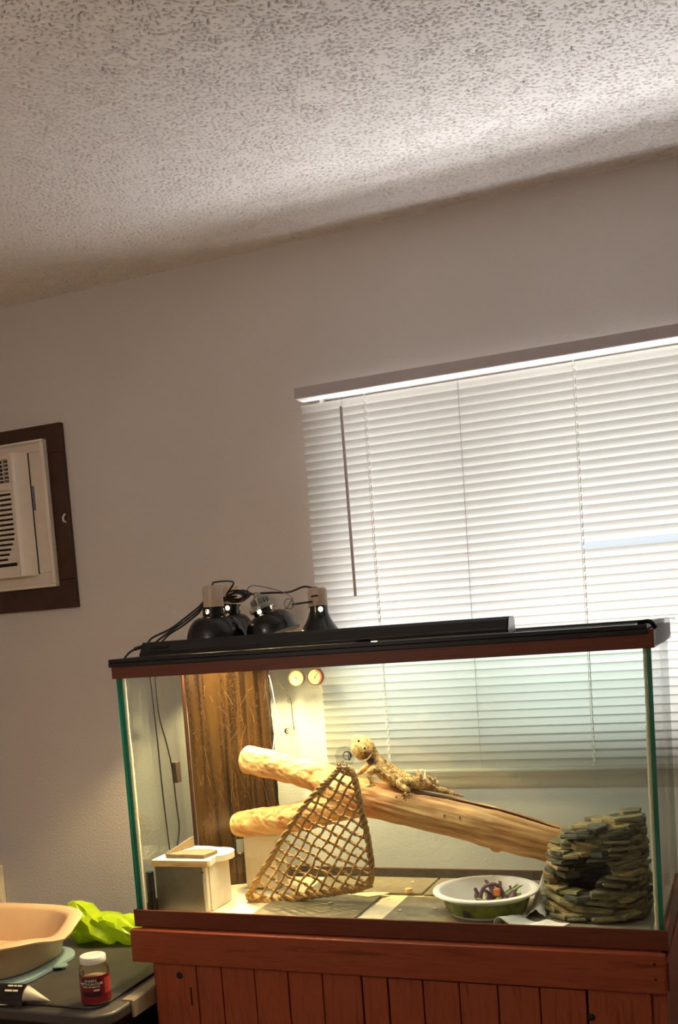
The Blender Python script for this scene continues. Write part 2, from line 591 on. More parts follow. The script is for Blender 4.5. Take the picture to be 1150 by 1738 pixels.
def band(wl_lo, wl_hi):
    w = rng.standard_normal((ny, nx))
    fx = np.fft.fftfreq(nx, st)[None, :]; fy = np.fft.fftfreq(ny, st)[:, None]
    fr = np.sqrt(fx ** 2 + fy ** 2)
    a = np.exp(-(fr * wl_lo) ** 2) * (1 - np.exp(-(fr * wl_hi) ** 2))
    g = np.real(np.fft.ifft2(np.fft.fft2(w) * a))
    return g / g.std()


n1 = band(0.0065, 0.018); n2 = band(0.006, 0.012); n3 = band(0.05, 0.2)
pit = np.clip((n1 - 1.0 + 0.20 * n3) * 4.0, 0, 1)
hgt = pit * 0.0105 + n2 * 0.00012 * (1 - pit)
edge = np.ones((ny, nx)); edge[:, :2] = 0; edge[:, -2:] = 0; edge[:2, :] = 0; edge[-2:, :] = 0
gx, gy = np.meshgrid(np.linspace(cx0, cx1, nx), np.linspace(cy0, cy1, ny))
verts = np.stack([gx, gy, ZC + hgt * edge], -1).reshape(-1, 3)
ii = (np.arange(ny - 1)[:, None] * nx + np.arange(nx - 1)[None, :]).ravel()
quads = np.stack([ii, ii + nx, ii + nx + 1, ii + 1], -1)
me = bpy.data.meshes.new('ceiling')
# four plain rectangles around the modelled field, and a slab above
ex = [(XL, YB), (cx0, YB), (cx1, YB), (XR, YB), (XL, cy0), (XR, cy0), (XL, YW), (XR, YW), (cx0, cy0), (cx1, cy0), (cx0, cy1), (cx1, cy1)]
nv = len(verts)
allv = np.concatenate([verts, np.array([(x, y, ZC) for x, y in ex])])
eq = np.array([[0, 4, 5, 3], [4, 6, 10, 8], [9, 11, 7, 5]]) + nv
allq = np.concatenate([quads, eq])
me.vertices.add(len(allv)); me.vertices.foreach_set('co', (allv).ravel())
me.loops.add(allq.size); me.loops.foreach_set('vertex_index', allq.ravel())
me.polygons.add(len(allq)); me.polygons.foreach_set('loop_start', np.arange(0, allq.size, 4))
me.update(calc_edges=True); me.validate()
me.materials.append(MATS['ceiling_paint'])
me.polygons.foreach_set('use_smooth', [True] * len(me.polygons))
ceil = bpy.data.objects.new('ceiling', me); COL.objects.link(ceil); ceil.location = (0, 0, TZ); struct(ceil)
mb = MB(); mb.box(XL - 0.1, XR + 0.1, YB - 0.1, YW + 0.12, ZC + 0.02, ZC + 0.08)
WL['ceiling'] = Vector((0, 0, 0)); mb.build('ceiling_slab', 'ceiling_paint', ceil)

# window: vinyl frame, mullion and two panes
win = bpy.data.objects.new('window_1', None); COL.objects.link(win); win.location = ((WX0 + WX1) / 2, YW + 0.06, TZ + WZ0)
WL['window_1'] = Vector(((WX0 + WX1) / 2, YW + 0.06, WZ0)); struct(win)
fw = 0.045
for nm, b in (('frame_bottom', (WX0, WX1, WZ0, WZ0 + fw)), ('frame_top', (WX0, WX1, WZ1 - fw, WZ1)), ('frame_side', (WX0, WX0 + fw, WZ0 + fw, WZ1 - fw)), ('frame_side', (WX1 - fw, WX1, WZ0 + fw, WZ1 - fw)), ('mullion', (0.735, 0.770, WZ0 + fw, WZ1 - fw))):
    mb = MB(); mb.box(b[0], b[1], YW + 0.05, YW + 0.10, b[2], b[3]); mb.build(nm, 'vinyl_white', win, 0.003)
for x0, x1 in ((WX0 + fw, 0.735), (0.770, WX1 - fw)):
    mb = MB(); mb.add([(x0, YW + 0.075, WZ0 + fw), (x1, YW + 0.075, WZ0 + fw), (x1, YW + 0.075, WZ1 - fw), (x0, YW + 0.075, WZ1 - fw)], [(0, 1, 2, 3)])
    mb.build('pane', 'window_glass', win)

# timber casing round the air conditioner: a board on each side
AX0, AX1, AZ0, AZ1 = -1.10, -0.46, 0.802, 1.348
trim = bpy.data.objects.new('trim_1', None); COL.objects.link(trim); trim.location = (AX1, YW, TZ + AZ0); WL['trim_1'] = Vector((AX1, YW, AZ0)); struct(trim)
bw = 0.085
for b in ((AX0, AX1, AZ1 - bw, AZ1), (AX0, AX1, AZ0, AZ0 + bw), (AX0, AX0 + bw, AZ0 + bw, AZ1 - bw), (AX1 - bw, AX1, AZ0 + bw, AZ1 - bw)):
    mb = MB(); mb.box(b[0], b[1], YW - 0.018, YW, b[2], b[3]); mb.build('casing_board', 'ac_frame_wood', trim, 0.002)
mb = MB()
hp = at(111, 880, YW - 0.02)
mb.tube(bez([hp + Vector((0, 0, 0.012)), hp + Vector((0.002, -0.008, 0.009)), hp + Vector((0, -0.012, 0)), hp + Vector((-0.001, -0.008, -0.008)), hp + Vector((0, 0.001, -0.010))], 5), 0.0028, 8)
mb.build('latch_hook', 'white_enamel', trim)

# ================================================================== MINI BLIND
BX0, BX1 = 0.325, 1.84
BY = 0.520
hz0, hz1 = 1.289, 1.316
blind = thing('window_blind', 'closed white horizontal mini blind hanging over the bright window', 'blind', ((BX0 + BX1) / 2, BY, 0.284))
mb = MB(); mb.box(BX0 - 0.004, BX1, BY - 0.032, BY - 0.030, hz0, hz1)       # U-shaped steel channel
mb.box(BX0 - 0.004, BX1, BY + 0.020, BY + 0.022, hz0, hz1)
mb.box(BX0 - 0.004, BX1, BY - 0.030, BY + 0.020, hz1 - 0.002, hz1)
mb.box(BX0 - 0.004, BX0 - 0.002, BY - 0.030, BY + 0.020, hz0, hz1 - 0.002)
mb.build('headrail', 'blind_rail', blind)
mb = MB(); mb.box(BX0 - 0.002, BX1, BY - 0.0298, BY + 0.0198, hz0 - 0.0016, hz0 + 0.0004); mb.build('rail_underside', 'cord_white', blind)
# slat: shallow arc in section, lower edge to the room
pitch = 0.02125
nsl = 47
wd = 0.0254


def slat_mesh(x0, x1, tilt=R_(68)):
    mb = MB(); vs = []; fs = []
    ns = 7; nxx = 2
    for k in range(ns):
        s_ = (k / (ns - 1) - 0.5)
        c = 0.0022 * (1 - (2 * s_) ** 2)
        # local: s_ across the slat (negative = lower, room side), c crown
        yy = -s_ * wd * math.cos(tilt) + c * math.sin(tilt)
        zz = s_ * wd * math.sin(tilt) + c * math.cos(tilt)
        for x in (x0, x1): vs.append((x, BY + yy, 0.3 + zz))
    for k in range(ns - 1): fs.append((2 * k, 2 * k + 1, 2 * k + 3, 2 * k + 2))
    mb.add(vs, fs)
    return mb


first = None
ztop = hz0 - 0.0265
broken_k = int(round((ztop - 0.833) / pitch))
for k in range(nsl):
    zk = ztop - k * pitch
    if zk < 0.284 + 0.018: break
    if k == broken_k:
        # snapped slat: its right half is missing, leaving a bright gap
        a_ = slat_mesh(BX0, 1.030).build('broken_slat', 'slat_vinyl', blind); a_.location = (0, 0, zk - 0.3)
        continue
    if first is None:
        first = slat_mesh(BX0, BX1).build('slat', 'slat_vinyl', blind)
        first.location = (0, 0, zk - 0.3)
    else:
        piece(first, 'slat', blind, (0, 0, zk - 0.3))
zlast = zk
mb = MB(); mb.box(BX0, BX1, BY - 0.012, BY + 0.012, 0.284, 0.296); mb.build('bottom_rail', 'slat_vinyl', blind, 0.004)
for lx, kind in ((0.502, 1), (0.752, 0), (1.034, 1), (1.30, 0), (1.56, 1)):
    # ladder strings front and back
    mb = MB()
    for yy in (-0.0062, 0.0068):
        mb.tube([(lx, BY + yy, hz0), (lx, BY + yy, 0.295)], 0.0006, 6)
    mb.build('ladder_string', 'wand_grey' if not kind else 'cord_white', blind)
    if kind:
        # lift cord, showing where it passes the front of each slat
        pts = []
        for k in range(nsl):
            zk = ztop - k * pitch
            if zk < 0.3: break
            pts += [(lx + 0.004, BY - 0.0010, zk + 0.0105), (lx + 0.004, BY - 0.0052, zk + 0.0068), (lx + 0.004, BY - 0.0078, zk + 0.001), (lx + 0.004, BY - 0.0010, zk - 0.0035)]
        mb = MB(); mb.tube(pts, 0.0013, 6); mb.build('lift_cord', 'cord_white', blind)
w0, w1 = at(578, 690, BY - 0.026), at(603, 1012, BY - 0.030)
mb = MB(); mb.tube([w0, w1], 0.0042, 6); wand = mb.build('tilt_wand', 'wand_grey', blind)
mb = MB(); mb.tube([(w0.x, w0.y + 0.006, hz0 + 0.002), w0 + Vector((0.002, 0, 0.004)), w0], 0.0014, 6); mb.build('wand_hook', 'clear_vinyl', wand)

# ================================================================== AIR CONDITIONER
ac = thing('air_conditioner', 'beige wall air conditioner set in a dark wooden frame', 'air conditioner', (-0.78, YW - 0.03, 0.865))
gz0, gz1, gx0, gx1 = 0.868, 1.305, -1.04, -0.513
yb = YW - 0.018
mb = MB()
# bezel: a raised picture frame with a sloped outer lip
for x0, x1, z0, z1 in ((gx0, gx1, gz1 - 0.035, gz1), (gx0, gx1, gz0, gz0 + 0.045), (gx0, gx0 + 0.06, gz0 + 0.045, gz1 - 0.035), (gx1 - 0.062, gx1, gz0 + 0.045, gz1 - 0.035)):
    mb.box(x0, x1, yb - 0.012, yb, z0, z1)
mb.build('bezel', 'ac_plastic', ac, 0.002)
mb = MB()
for x0, x1, z0, z1 in ((gx0, gx1, gz1 - 0.008, gz1), (gx0, gx1, gz0, gz0 + 0.008), (gx0, gx0 + 0.01, gz0 + 0.008, gz1 - 0.008), (gx1 - 0.013, gx1, gz0 + 0.008, gz1 - 0.008)):
    mb.box(x0, x1, yb - 0.021, yb - 0.012, z0, z1)
mb.build('bezel_lip', 'ac_plastic_light', ac, 0.003)
pz0, pz1, px0, px1 = 0.905, 1.275, -0.985, -0.575
fy = yb - 0.034
mb = MB(); mb.box(px0, px1 + 0.002, yb - 0.014, yb - 0.002, pz0 + 0.005, pz1 - 0.005); mb.build('intake_cavity', 'ac_dark', ac)
# curved right cheek of the front panel
ch = [at(37, 768, fy), at(56, 766, yb - 0.012)]
mb = MB()
prof = []
for k in range(13):
    q_ = k / 12
    prof.append((px1 - 0.045 + 0.045 * q_, fy - 0.012 * math.cos(q_ * math.pi / 2) ** 0.8 + (yb - 0.012 - fy) * (1 - math.cos(q_ * math.pi / 2))))
poly = prof + [(px1, yb - 0.002), (px1 - 0.045, yb - 0.002)]
mb.prism(poly, pz0, pz1)
mb.build('cheek_panel', 'ac_plastic_light', ac, 0.006, 30)
# front face bands
xg = px1 - 0.046
for z0, z1 in ((pz1 - 0.018, pz1), (1.165, 1.188), (pz0, pz0 + 0.034)):
    mb = MB(); mb.box(px0, xg, fy - 0.010, yb - 0.006, z0, z1); mb.build('front_band', 'ac_plastic', ac, 0.002)
mb = MB(); mb.box(xg - 0.009, xg, fy - 0.008, yb - 0.006, pz0 + 0.034, pz1 - 0.018); mb.build('front_band', 'ac_plastic', ac, 0.001)
# intake louvres
f0 = None
for k in range(15):
    zk = pz0 + 0.044 + k * 0.0148
    cut = 0.0 if k > 4 else (0.032 - 0.0075 * k)
    mb = MB(); mb.box(px0, xg - 0.009, fy - 0.008, yb - 0.016, zk, zk + 0.0082)
    mb.build('louvre', 'ac_plastic', ac, 0.001)
    if cut:
        mb = MB(); mb.box(xg - 0.009 - cut, xg - 0.009, fy - 0.0078, yb - 0.016, zk + 0.0082, zk + 0.0148); mb.build('louvre_end', 'ac_plastic', ac)
# outlet grille at the top
for k in range(6):
    zk = 1.196 + k * 0.0118
    mb = MB(); mb.box(px0, xg - 0.009, fy - 0.004, yb - 0.016, zk, zk + 0.0028); mb.build('grille_bar', 'ac_plastic', ac)
for k in range(12):
    xk = xg - 0.032 - k * 0.028
    mb = MB(); mb.box(xk, xk + 0.0025, fy - 0.0046, yb - 0.016, 1.19, 1.257); mb.build('grille_post', 'ac_plastic', ac)
b0 = at(61, 845, yb - 0.013)
mb = MB(); mb.box(b0.x - 0.012, b0.x - 0.004, yb - 0.0138, yb - 0.012, b0.z - 0.036, b0.z + 0.036); mb.build('side_badge', 'ac_badge', ac)

# ================================================================== CABINET (STAND)
W, H, D = 1.232, 0.650, 0.468
cab = thing('aquarium_stand', 'reddish brown wooden cabinet with plank doors under the tank', 'cabinet', (W / 2, D / 2, ZF))
mb = MB(); mb.box(0.0, 1.227, -0.024, -0.004, -0.080, -0.0005); apron = mb.build('apron', 'apron_wood', cab, 0.0025)
mb = MB(); mb.box(0.02, 1.215, -0.004, D + 0.004, -0.020, -0.0005); mb.build('top_board', 'apron_wood', cab)
# carcass sides
mb = MB(); mb.box(0.052, 0.072, -0.002, D, ZF, -0.020); mb.build('side_panel', 'cabinet_wood', cab)
mb = MB(); mb.box(1.205, 1.225, 0.004, D, ZF, -0.020); mb.build('side_panel', 'cabinet_wood', cab)
mb = MB(); mb.box(1.200, 1.232, -0.004, D, -0.080, -0.020); mb.build('side_rail', 'apron_wood', cab, 0.002)
mb = MB(); mb.box(0.072, 1.205, D - 0.012, D, ZF, -0.020); mb.build('back_panel', 'cabinet_wood', cab)
mb = MB(); mb.box(0.072, 1.205, 0.02, D - 0.012, ZF, ZF + 0.05); mb.build('plinth', 'cabinet_wood', cab)
fyc = -0.010
for x0, x1 in ((0.051, 0.166), (0.585, 0.642), (1.073, 1.196)):
    mb = MB(); mb.box(x0, x1, fyc - 0.004, fyc + 0.012, ZF + 0.03, -0.081); mb.build('stile', 'cabinet_wood', cab, 0.002)
mb = MB(); mb.box(1.196, 1.226, fyc + 0.004, fyc + 0.014, ZF, -0.081); mb.build('corner_post', 'cabinet_wood', cab, 0.002)
for dx0, dx1, ztp, edges in ((0.168, 0.583, -0.081, (330, 375, 433, 490, 547, 610)), (0.645, 1.070, -0.084, (655, 718, 782, 848, 918, 993))):
    mb = MB(); mb.box(dx0, dx1, fyc + 0.003, fyc + 0.012, ZF + 0.06, ztp - 0.002); door = mb.build('door', 'dark_gap', cab)
    fr = [(e - edges[0]) / (edges[-1] - edges[0]) for e in edges]
    for a, b in zip(fr[:-1], fr[1:]):
        mb = MB(); mb.box(dx0 + a * (dx1 - dx0) + 0.0012, dx0 + b * (dx1 - dx0) - 0.0012, fyc - 0.005 - random.random() * 0.0015, fyc + 0.003, ZF + 0.06, ztp)
        mb.build('plank', 'cabinet_wood', door, 0.002)
for u, v_, r_ in ((304, 1656, 0.0085), (673, 1653, 0.010), (1003, 1727, 0.008)):
    p = at(u, v_, fyc - 0.006)
    mb = MB(); mb.lathe([(0.0, 0.0028), (r_ * 0.5, 0.0024), (r_, 0.0)], 14, Matrix.Translation(p + Vector((0, 0.0015, 0))) @ Matrix.Rotation(R_(90), 4, 'X'))
    mb.build('knot', 'dark_gap', cab)
p = at(325, 1691, fyc - 0.004); mb = MB(); mb.box(p.x - 0.002, p.x + 0.002, p.y - 0.001, p.y + 0.002, p.z - 0.022, p.z + 0.022); mb.build('hinge_slot', 'dark_gap', cab)
for u, v_ in ((1110, 1637), (1112, 1663)):
    p = at(u, v_, -0.024); mb = MB(); mb.lathe([(0, 0.001), (0.0025, 0.0008), (0.003, 0)], 8, Matrix.Translation(p) @ Matrix.Rotation(R_(90), 4, 'X')); mb.build('nail_head', 'dark_gap', apron)

# ================================================================== GLASS TANK
tank = thing('glass_tank', 'large rectangular glass reptile tank with wood-grain rims on the cabinet', 'terrarium', (W / 2, D / 2, 0.0))
g = 0.010           # glass thickness
ins = 0.007         # glass is set in from the rim's face


def rim(name, z0, z1, lip):
    mb = MB()
    # hollow moulding: outer face, plus the inward lip
    for x0, x1, y0, y1 in ((0, W, 0, ins), (0, W, D - ins, D), (0, ins, ins, D - ins), (W - ins, W, ins, D - ins)):
        mb.box(x0, x1, y0, y1, z0, z1)
    li = 0.024
    zl0, zl1 = lip
    for x0, x1, y0, y1 in ((ins, W - ins, ins, li), (ins, W - ins, D - li, D - ins), (ins, li, li, D - li), (W - li, W - ins, li, D - li)):
        mb.box(x0, x1, y0, y1, zl0, zl1)
    return mb.build(name, 'rim_walnut', tank, 0.0015)


rim('bottom_rim', 0.0005, 0.042, (0.0005, 0.006))
rim('top_rim', 0.603, 0.640, (0.632, 0.640))
mb = MB(); mb.box(ins + g + 0.007, W - ins - g - 0.007, D - ins - g - 0.0009, D - ins - g - 0.0002, 0.016, 0.0412); mb.build('rim_dark_strip', 'dusty_strip', tank)  # strip added over the back rim's inner face to darken it
gz_0, gz_1 = 0.0065, 0.631


def pane(name, x0, x1, y0, y1, z0, z1, thin):
    mb = MB(); mb.box(x0, x1, y0, y1, z0, z1)
    ax = {'x': (4, 5), 'y': (2, 3), 'z': (0, 1)}[thin]
    mb.mi = [0 if i in ax else 1 for i in range(6)]
    return mb.build(name, ['tank_glass', 'glass_edge'], tank)


pane('front_pane', ins, W - ins, ins, ins + g, gz_0 + 0.0005, gz_1, 'y')
pane('back_pane', ins, W - ins, D - ins - g, D - ins, gz_0 + 0.0005, gz_1, 'y')
pane('side_pane', ins, ins + g, ins + g + 0.0004, D - ins - g - 0.0004, gz_0 + 0.0005, gz_1, 'x')
pane('side_pane', W - ins - g, W - ins, ins + g + 0.0004, D - ins - g - 0.0004, gz_0 + 0.0005, gz_1, 'x')
pane('floor_pane', ins + g + 0.0004, W - ins - g - 0.0004, ins + g + 0.0004, D - ins - g - 0.0004, gz_0 + 0.0005, gz_0 + 0.0085, 'z')
for sx, yy in ((0, 0), (1, 0), (0, 1), (1, 1)):
    mb = MB(); x0 = ins + g + 0.0005 if not sx else W - ins - g - 0.0065
    y0 = ins + g + 0.0005 if not yy else D - ins - g - 0.0065
    pts = []; rr = []
    for k in range(60):
        z = 0.02 + (0.63 - 0.02) * k / 59
        pts.append((x0 + 0.003, y0 + 0.003, z)); rr.append(0.0034 + 0.0012 * mnoise.noise((x0 * 9, y0 * 9, z * 55)) + (0.0012 if z < 0.45 else 0))
    mb.tube(pts, rr, 8); mb.build('silicone_bead', 'silicone', tank)

# black screen lid: moulded frame with wire mesh
lid = thing('screen_lid', 'black framed wire mesh lid lying on the tank rim', 'lid', (W / 2, D / 2, 0.632))
lz0, lz1 = 0.6405, 0.6500
fl = 0.030
for x0, x1, y0, y1 in ((-0.004, W - 0.012, -0.004, fl), (-0.004, W - 0.012, D - fl, D + 0.004), (-0.004, fl, fl, D - fl), (W - fl - 0.012, W - 0.012, fl, D - fl), (0.60, 0.63, fl, D - fl)):
    mb = MB(); mb.box(x0, x1, y0, y1, lz0, lz1); mb.build('frame_bar', 'black_plastic', lid, 0.002)
mb = MB(); mb.box(-0.004, W - 0.012, -0.0045, -0.001, 0.631, lz0); mb.build('front_lip', 'black_plastic', lid, 0.001)
mb = MB()
for k in range(40): y = fl + (D - 2 * fl) * (k + 0.5) / 40; mb.box(fl, W - fl - 0.012, y - 0.0005, y + 0.0005, 0.6440, 0.6448)
for k in range(112): x = fl + (W - 2 * fl - 0.012) * (k + 0.5) / 112; mb.box(x - 0.0005, x + 0.0005, fl, D - fl, 0.6448, 0.6456)
o = mb.build('wire_mesh', 'mesh_wire', lid); o['kind'] = 'stuff'
# loose end of black gasket at the right corner
mb = MB(); mb.tube(bez([(W - 0.03, 0.004, 0.652), (W - 0.012, 0.004, 0.655), (W - 0.004, 0.004, 0.652), (W + 0.004, 0.004, 0.640)], 6), [(0.0016, 0.006)] * 19, 8); mb.build('gasket_end', 'black_plastic', lid)

# strip of packing tape over the rim's right end
tp = MB()
prof = [(W - 0.025, 0.6512), (W - 0.002, 0.6512), (W + 0.0012, 0.648), (W + 0.0015, 0.625), (W + 0.0015, 0.600)]
vs = []; fs = []
for i, y in enumerate((0.012, 0.10, 0.2, 0.32, 0.455)):
    for j, (x, z) in enumerate(prof):
        zz = z
        if j == 4: zz = (0.607, 0.606, 0.604, 0.604, 0.612)[i]
        vs.append((x + 0.0008 * math.sin(i * 2.1 + j), y, zz))
for i in range(4):
    for j in range(4): fs.append((i * 5 + j, i * 5 + j + 1, (i + 1) * 5 + j + 1, (i + 1) * 5 + j))
tp.add(vs, fs); tp.add([(W - 0.01, 0.448, 0.6515), (W + 0.012, 0.452, 0.650), (W + 0.014, 0.47, 0.644), (W - 0.01, 0.47, 0.652)], [(0, 1, 2, 3)])
tag(tp.build('packing_tape', 'packing_tape'), 'grey see-through packing tape over the right end of the tank rim', 'tape')

# ================================================================== LAMPS ON THE LID
# long black tube-light hood
hood = thing('light_hood', 'long black strip light hood lying along the front of the lid', 'light fixture', (0.49, 0.10, lz1))
hx0, hx1 = 0.050, 0.934
prof = [(0.062, 0.6504), (0.0585, 0.6575), (0.064, 0.6600), (0.072, 0.6770), (0.080, 0.6835), (0.122, 0.6835), (0.132, 0.6760), (0.138, 0.6504)]
mb = MB(); n_ = len(prof)
vs = [(hx0, y, z) for y, z in prof] + [(hx1, y, z) for y, z in prof]
mb.add(vs, [tuple(range(n_)), tuple(range(2 * n_ - 1, n_ - 1, -1))] + [(i, n_ + i, n_ + (i + 1) % n_, (i + 1) % n_) for i in range(n_)])
mb.build('housing', 'black_plastic', hood, 0.0012, 20)
for xa, xb in ((hx0 - 0.006, hx0), (hx1, hx1 + 0.004)):
    mb = MB(); vs = [(xa, y, z) for y, z in prof] + [(xb, y, z) for y, z in prof]
    mb.add(vs, [tuple(range(n_)), tuple(range(2 * n_ - 1, n_ - 1, -1))] + [(i, n_ + i, n_ + (i + 1) % n_, (i + 1) % n_) for i in range(n_)])
    mb.build('end_cap', 'black_enamel', hood, 0.001, 20)
mb = MB(); mb.box(0.075, 0.12, 0.0655, 0.074, 0.667, 0.675); mb.build('rocker_switch', 'black_enamel', hood, 0.001)
tl_ = bpy.data.lights.new('tube_light', 'AREA'); tl_.shape = 'RECTANGLE'; tl_.size = 0.84; tl_.size_y = 0.04; tl_.energy = 7.5; tl_.color = (1.0, 0.92, 0.78)
tlo = bpy.data.objects.new('tube_light', tl_); COL.objects.link(tlo); tlo.parent = hood
tlo.location = (0.0, 0.0, 0.0)
cp = [at(240, 1098, 0.085), at(228, 1102, 0.08), at(218, 1109, 0.075), at(210, 1120, 0.06)]
mb = MB(); mb.tube(bez([cp[0] + Vector((0.012, 0, 0)), cp[0], cp[1]], 6), [0.0045] * 13, 8); mb.build('plug_head', 'black_plastic', hood)
mb = MB(); mb.tube(bez([cp[1], cp[2], cp[3], cp[3] + Vector((-0.004, 0.02, -0.004))], 8), 0.0024, 8); mb.build('power_cord', 'black_cable', hood)


def frame_mat(base, axis):
    z = Vector(axis).normalized()
    ref = Vector((0, 1, 0)) if abs(z.y) < 0.9 else Vector((0, 0, 1))
    x = ref.cross(z).normalized(); y = z.cross(x)
    m = Matrix((x, y, z)).transposed().to_4x4()
    return Matrix.Translation(base) @ m


def carve(ob, cutters):
    """cut round holes through a thin shell"""
    for c in cutters:
        bo = ob.modifiers.new('hole', 'BOOLEAN'); bo.operation = 'DIFFERENCE'; bo.object = c; bo.solver = 'EXACT'
    dg = bpy.context.evaluated_depsgraph_get(); dg.update()
    me = bpy.data.meshes.new_from_object(ob.evaluated_get(dg))
    ob.modifiers.clear(); ob.data = me
    for c in cutters: bpy.data.objects.remove(c, do_unlink=True)


def dome(label, base, axis, r, hn, rn, hs, rs, ceramic, power, holes, bell=False, prof=None, fin=False):
    """reflector lamp: flared shade, neck with vent holes, lamp holder on top, bulb inside"""
    M = frame_mat(base, axis)
    t_ = thing('dome_lamp', label, 'lamp', base, 'reflector lamps on the lid')
    if not prof:
        prof = [(r + 0.004, 0.0), (r + 0.001, 0.004)]
        for k in range(10):
            a = k / 9
            prof.append((rn + (r - rn) * math.cos(a * math.pi / 2) ** 0.85, 0.006 + (hn * 0.78 - 0.006) * math.sin(a * math.pi / 2)))
        prof += [(rn, hn * 0.82), (rn, hn)]
    inner = [(max(a - 0.0015, 0.002), z) for a, z in prof]
    mb = MB(); mb.ring(prof + inner[::-1], 48, M)
    sh = mb.build('shade', 'black_enamel', t_, 0, 30, weld=True)
    zc = hn * 0.90
    cut = []
    for ang in holes:
        d = (M.to_3x3() @ Vector((math.cos(ang), math.sin(ang), 0)))
        c0 = M @ Vector((0, 0, zc))
        mbc = MB(); mbc.tube([c0 + d * (rn * 0.6), c0 + d * (rn * 1.5)], 0.0058, 20)
        co = mbc.build('cut', 'black_enamel'); cut.append(co)
    bpy.context.view_layer.update()
    if cut: carve(sh, cut)
    mb = MB()
    if fin:
        mb.lathe([(rn + 0.007, hn - 0.004), (rn + 0.008, hn + 0.004), (rn + 0.005, hn + 0.009)], 40, M)
        mb.lathe([(rs, hn + 0.009), (rs, hn + hs * 0.7), (rs * 0.55, hn + hs * 0.85), (rs * 0.5, hn + hs)], 24, M)
        for k in range(14):
            a = 2 * math.pi * k / 14
            mb.box(rs * 0.9, rs + 0.006, -0.001, 0.001, hn + 0.009, hn + hs * 0.62, M @ Matrix.Rotation(a, 4, 'Z'))
    else:
        mb.lathe([(rs * 0.96, hn - 0.002), (rs, hn + 0.002), (rs, hn + hs - 0.008), (rs * 0.93, hn + hs - 0.003), (rs * 0.75, hn + hs), (0.0, hn + hs)], 32, M)
    sk = mb.build('lamp_holder', ceramic, t_, 0, 40)
    bt = hn * 0.50            # the bulb sits high in the shade, which cuts its light off to the sides
    br_ = min(0.024, rn * 0.85)
    mb = MB(); mb.lathe([(0.0, bt)] + [(br_ * math.sin(a), bt + br_ * (1 - math.cos(a))) for a in (0.5, 1.0, 1.5, 2.0)] + [(rn * 0.6, hn * 0.9), (rn * 0.5, hn - 0.001)], 24, M)
    mb.build('bulb', 'bulb_glow', t_)
    ld = bpy.data.lights.new('lamp_light', 'SPOT'); ld.energy = power; ld.color = (1.0, 0.70, 0.33); ld.shadow_soft_size = 0.02
    ld.spot_size = R_(165); ld.spot_blend = 0.6
    lo = bpy.data.objects.new('lamp_light', ld); COL.objects.link(lo)
    wm = M @ Matrix.Translation((0, 0, bt - 0.004))
    lo.matrix_world = Matrix.Translation((0, 0, TZ)) @ wm
    # keep it with its lamp
    lo.parent = t_; lo.matrix_parent_inverse = Matrix.Translation(-(Vector(base) + Vector((0, 0, TZ))))
    return t_, M


LB = 0.6508
camang = R_(-80)
dA, MA = dome('black dome lamp with tan holder standing nearest the strip hood', (0.171, 0.222, LB), (0, 0, 1), 0.076, 0.108, 0.029, 0.053, 0.0255, 'socket_ceramic', 34, [camang - 0.35, camang + 1.2, camang + 2.6])
dB, MB_ = dome('black dome lamp with tan holder half hidden behind the leftmost lamp', (0.124, 0.383, LB + 0.006), (0.14, 0, 1), 0.070, 0.112, 0.025, 0.046, 0.0225, 'socket_ceramic', 64, [camang - 0.1, camang + 1.6])
dC, MC = dome('black dome lamp tipped to the left with a grey finned holder', (0.312, 0.262, LB + 0.024), (-0.36, -0.02, 1), 0.066, 0.075, 0.026, 0.040, 0.018, 'socket_grey', 20, [camang - 0.2, camang + 1.3], fin=True)
pr = [(0.056, 0.0), (0.054, 0.004), (0.050, 0.018), (0.046, 0.030), (0.042, 0.037), (0.040, 0.040), (0.036, 0.046), (0.034, 0.049), (0.030, 0.056), (0.026, 0.066), (0.0235, 0.076), (0.023, 0.090)]
dD, MD = dome('small black bell lamp with tan holder in front of the blind', (0.446, 0.235, LB), (0, 0, 1), 0.056, 0.090, 0.023, 0.043, 0.0235, 'socket_ceramic', 7, [camang + 0.45, camang - 1.1], prof=pr)
p = MD @ Vector((0, 0, 0.112)); mb = MB(); mb.tube([p + Vector((-0.006, -0.0238, 0)), p + Vector((0.010, -0.0222, 0.001))], [(0.0012, 0.004)] * 2, 6); mb.build('label_plate', 'black_plastic', dD)

# tangle of flex between the lamps
rnd = random.Random(5)


def cable(label, pts, r, mat='black_cable', cat='cable', name='lamp_cord'):
    mb = MB(); mb.tube(bez(pts, 10), r, 8)
    return tag(mb.build(name, mat), label, cat)


topA = MA @ Vector((0, 0, 0.161)); topB = MB_ @ Vector((0, 0, 0.158)); topD = MD @ Vector((0, 0, 0.133)); topC = MC @ Vector((0, 0, 0.115))
cc = at(402, 1012, 0.31)
coil = []
for k in range(110):
    a = 2 * math.pi * k / 16
    coil.append(cc + Vector((0.026 * math.cos(a) + 0.004 * math.sin(a * .37), 0.012 * math.sin(a * 0.5 + 1) + 0.006 * math.sin(a * .21), 0.011 * math.sin(a) + 0.004 * math.cos(a * 0.31))))
mb = MB(); mb.tube(coil, 0.0024, 6); tag(mb.build('coiled_cord', 'black_cable'), 'bundled black flex coiled above the dome lamps', 'cable')
cable('black flex running from the leftmost lamp holder into the bundle', [topA + Vector((0, 0, -0.002)), topA + Vector((0.004, 0.01, 0.008)), topA + Vector((0.03, 0.06, 0.006)), cc + Vector((-0.03, 0, 0.004)), cc], 0.0024)
cable('black flex bridging from the bundle to the small bell lamp', [cc + Vector((0.02, 0, -0.002)), at(430, 1008, 0.30), at(462, 1006, 0.29), at(490, 1005, 0.28), at(515, 996, 0.26), at(530, 998, 0.24), topD + Vector((0, 0, 0.0))], 0.0026)
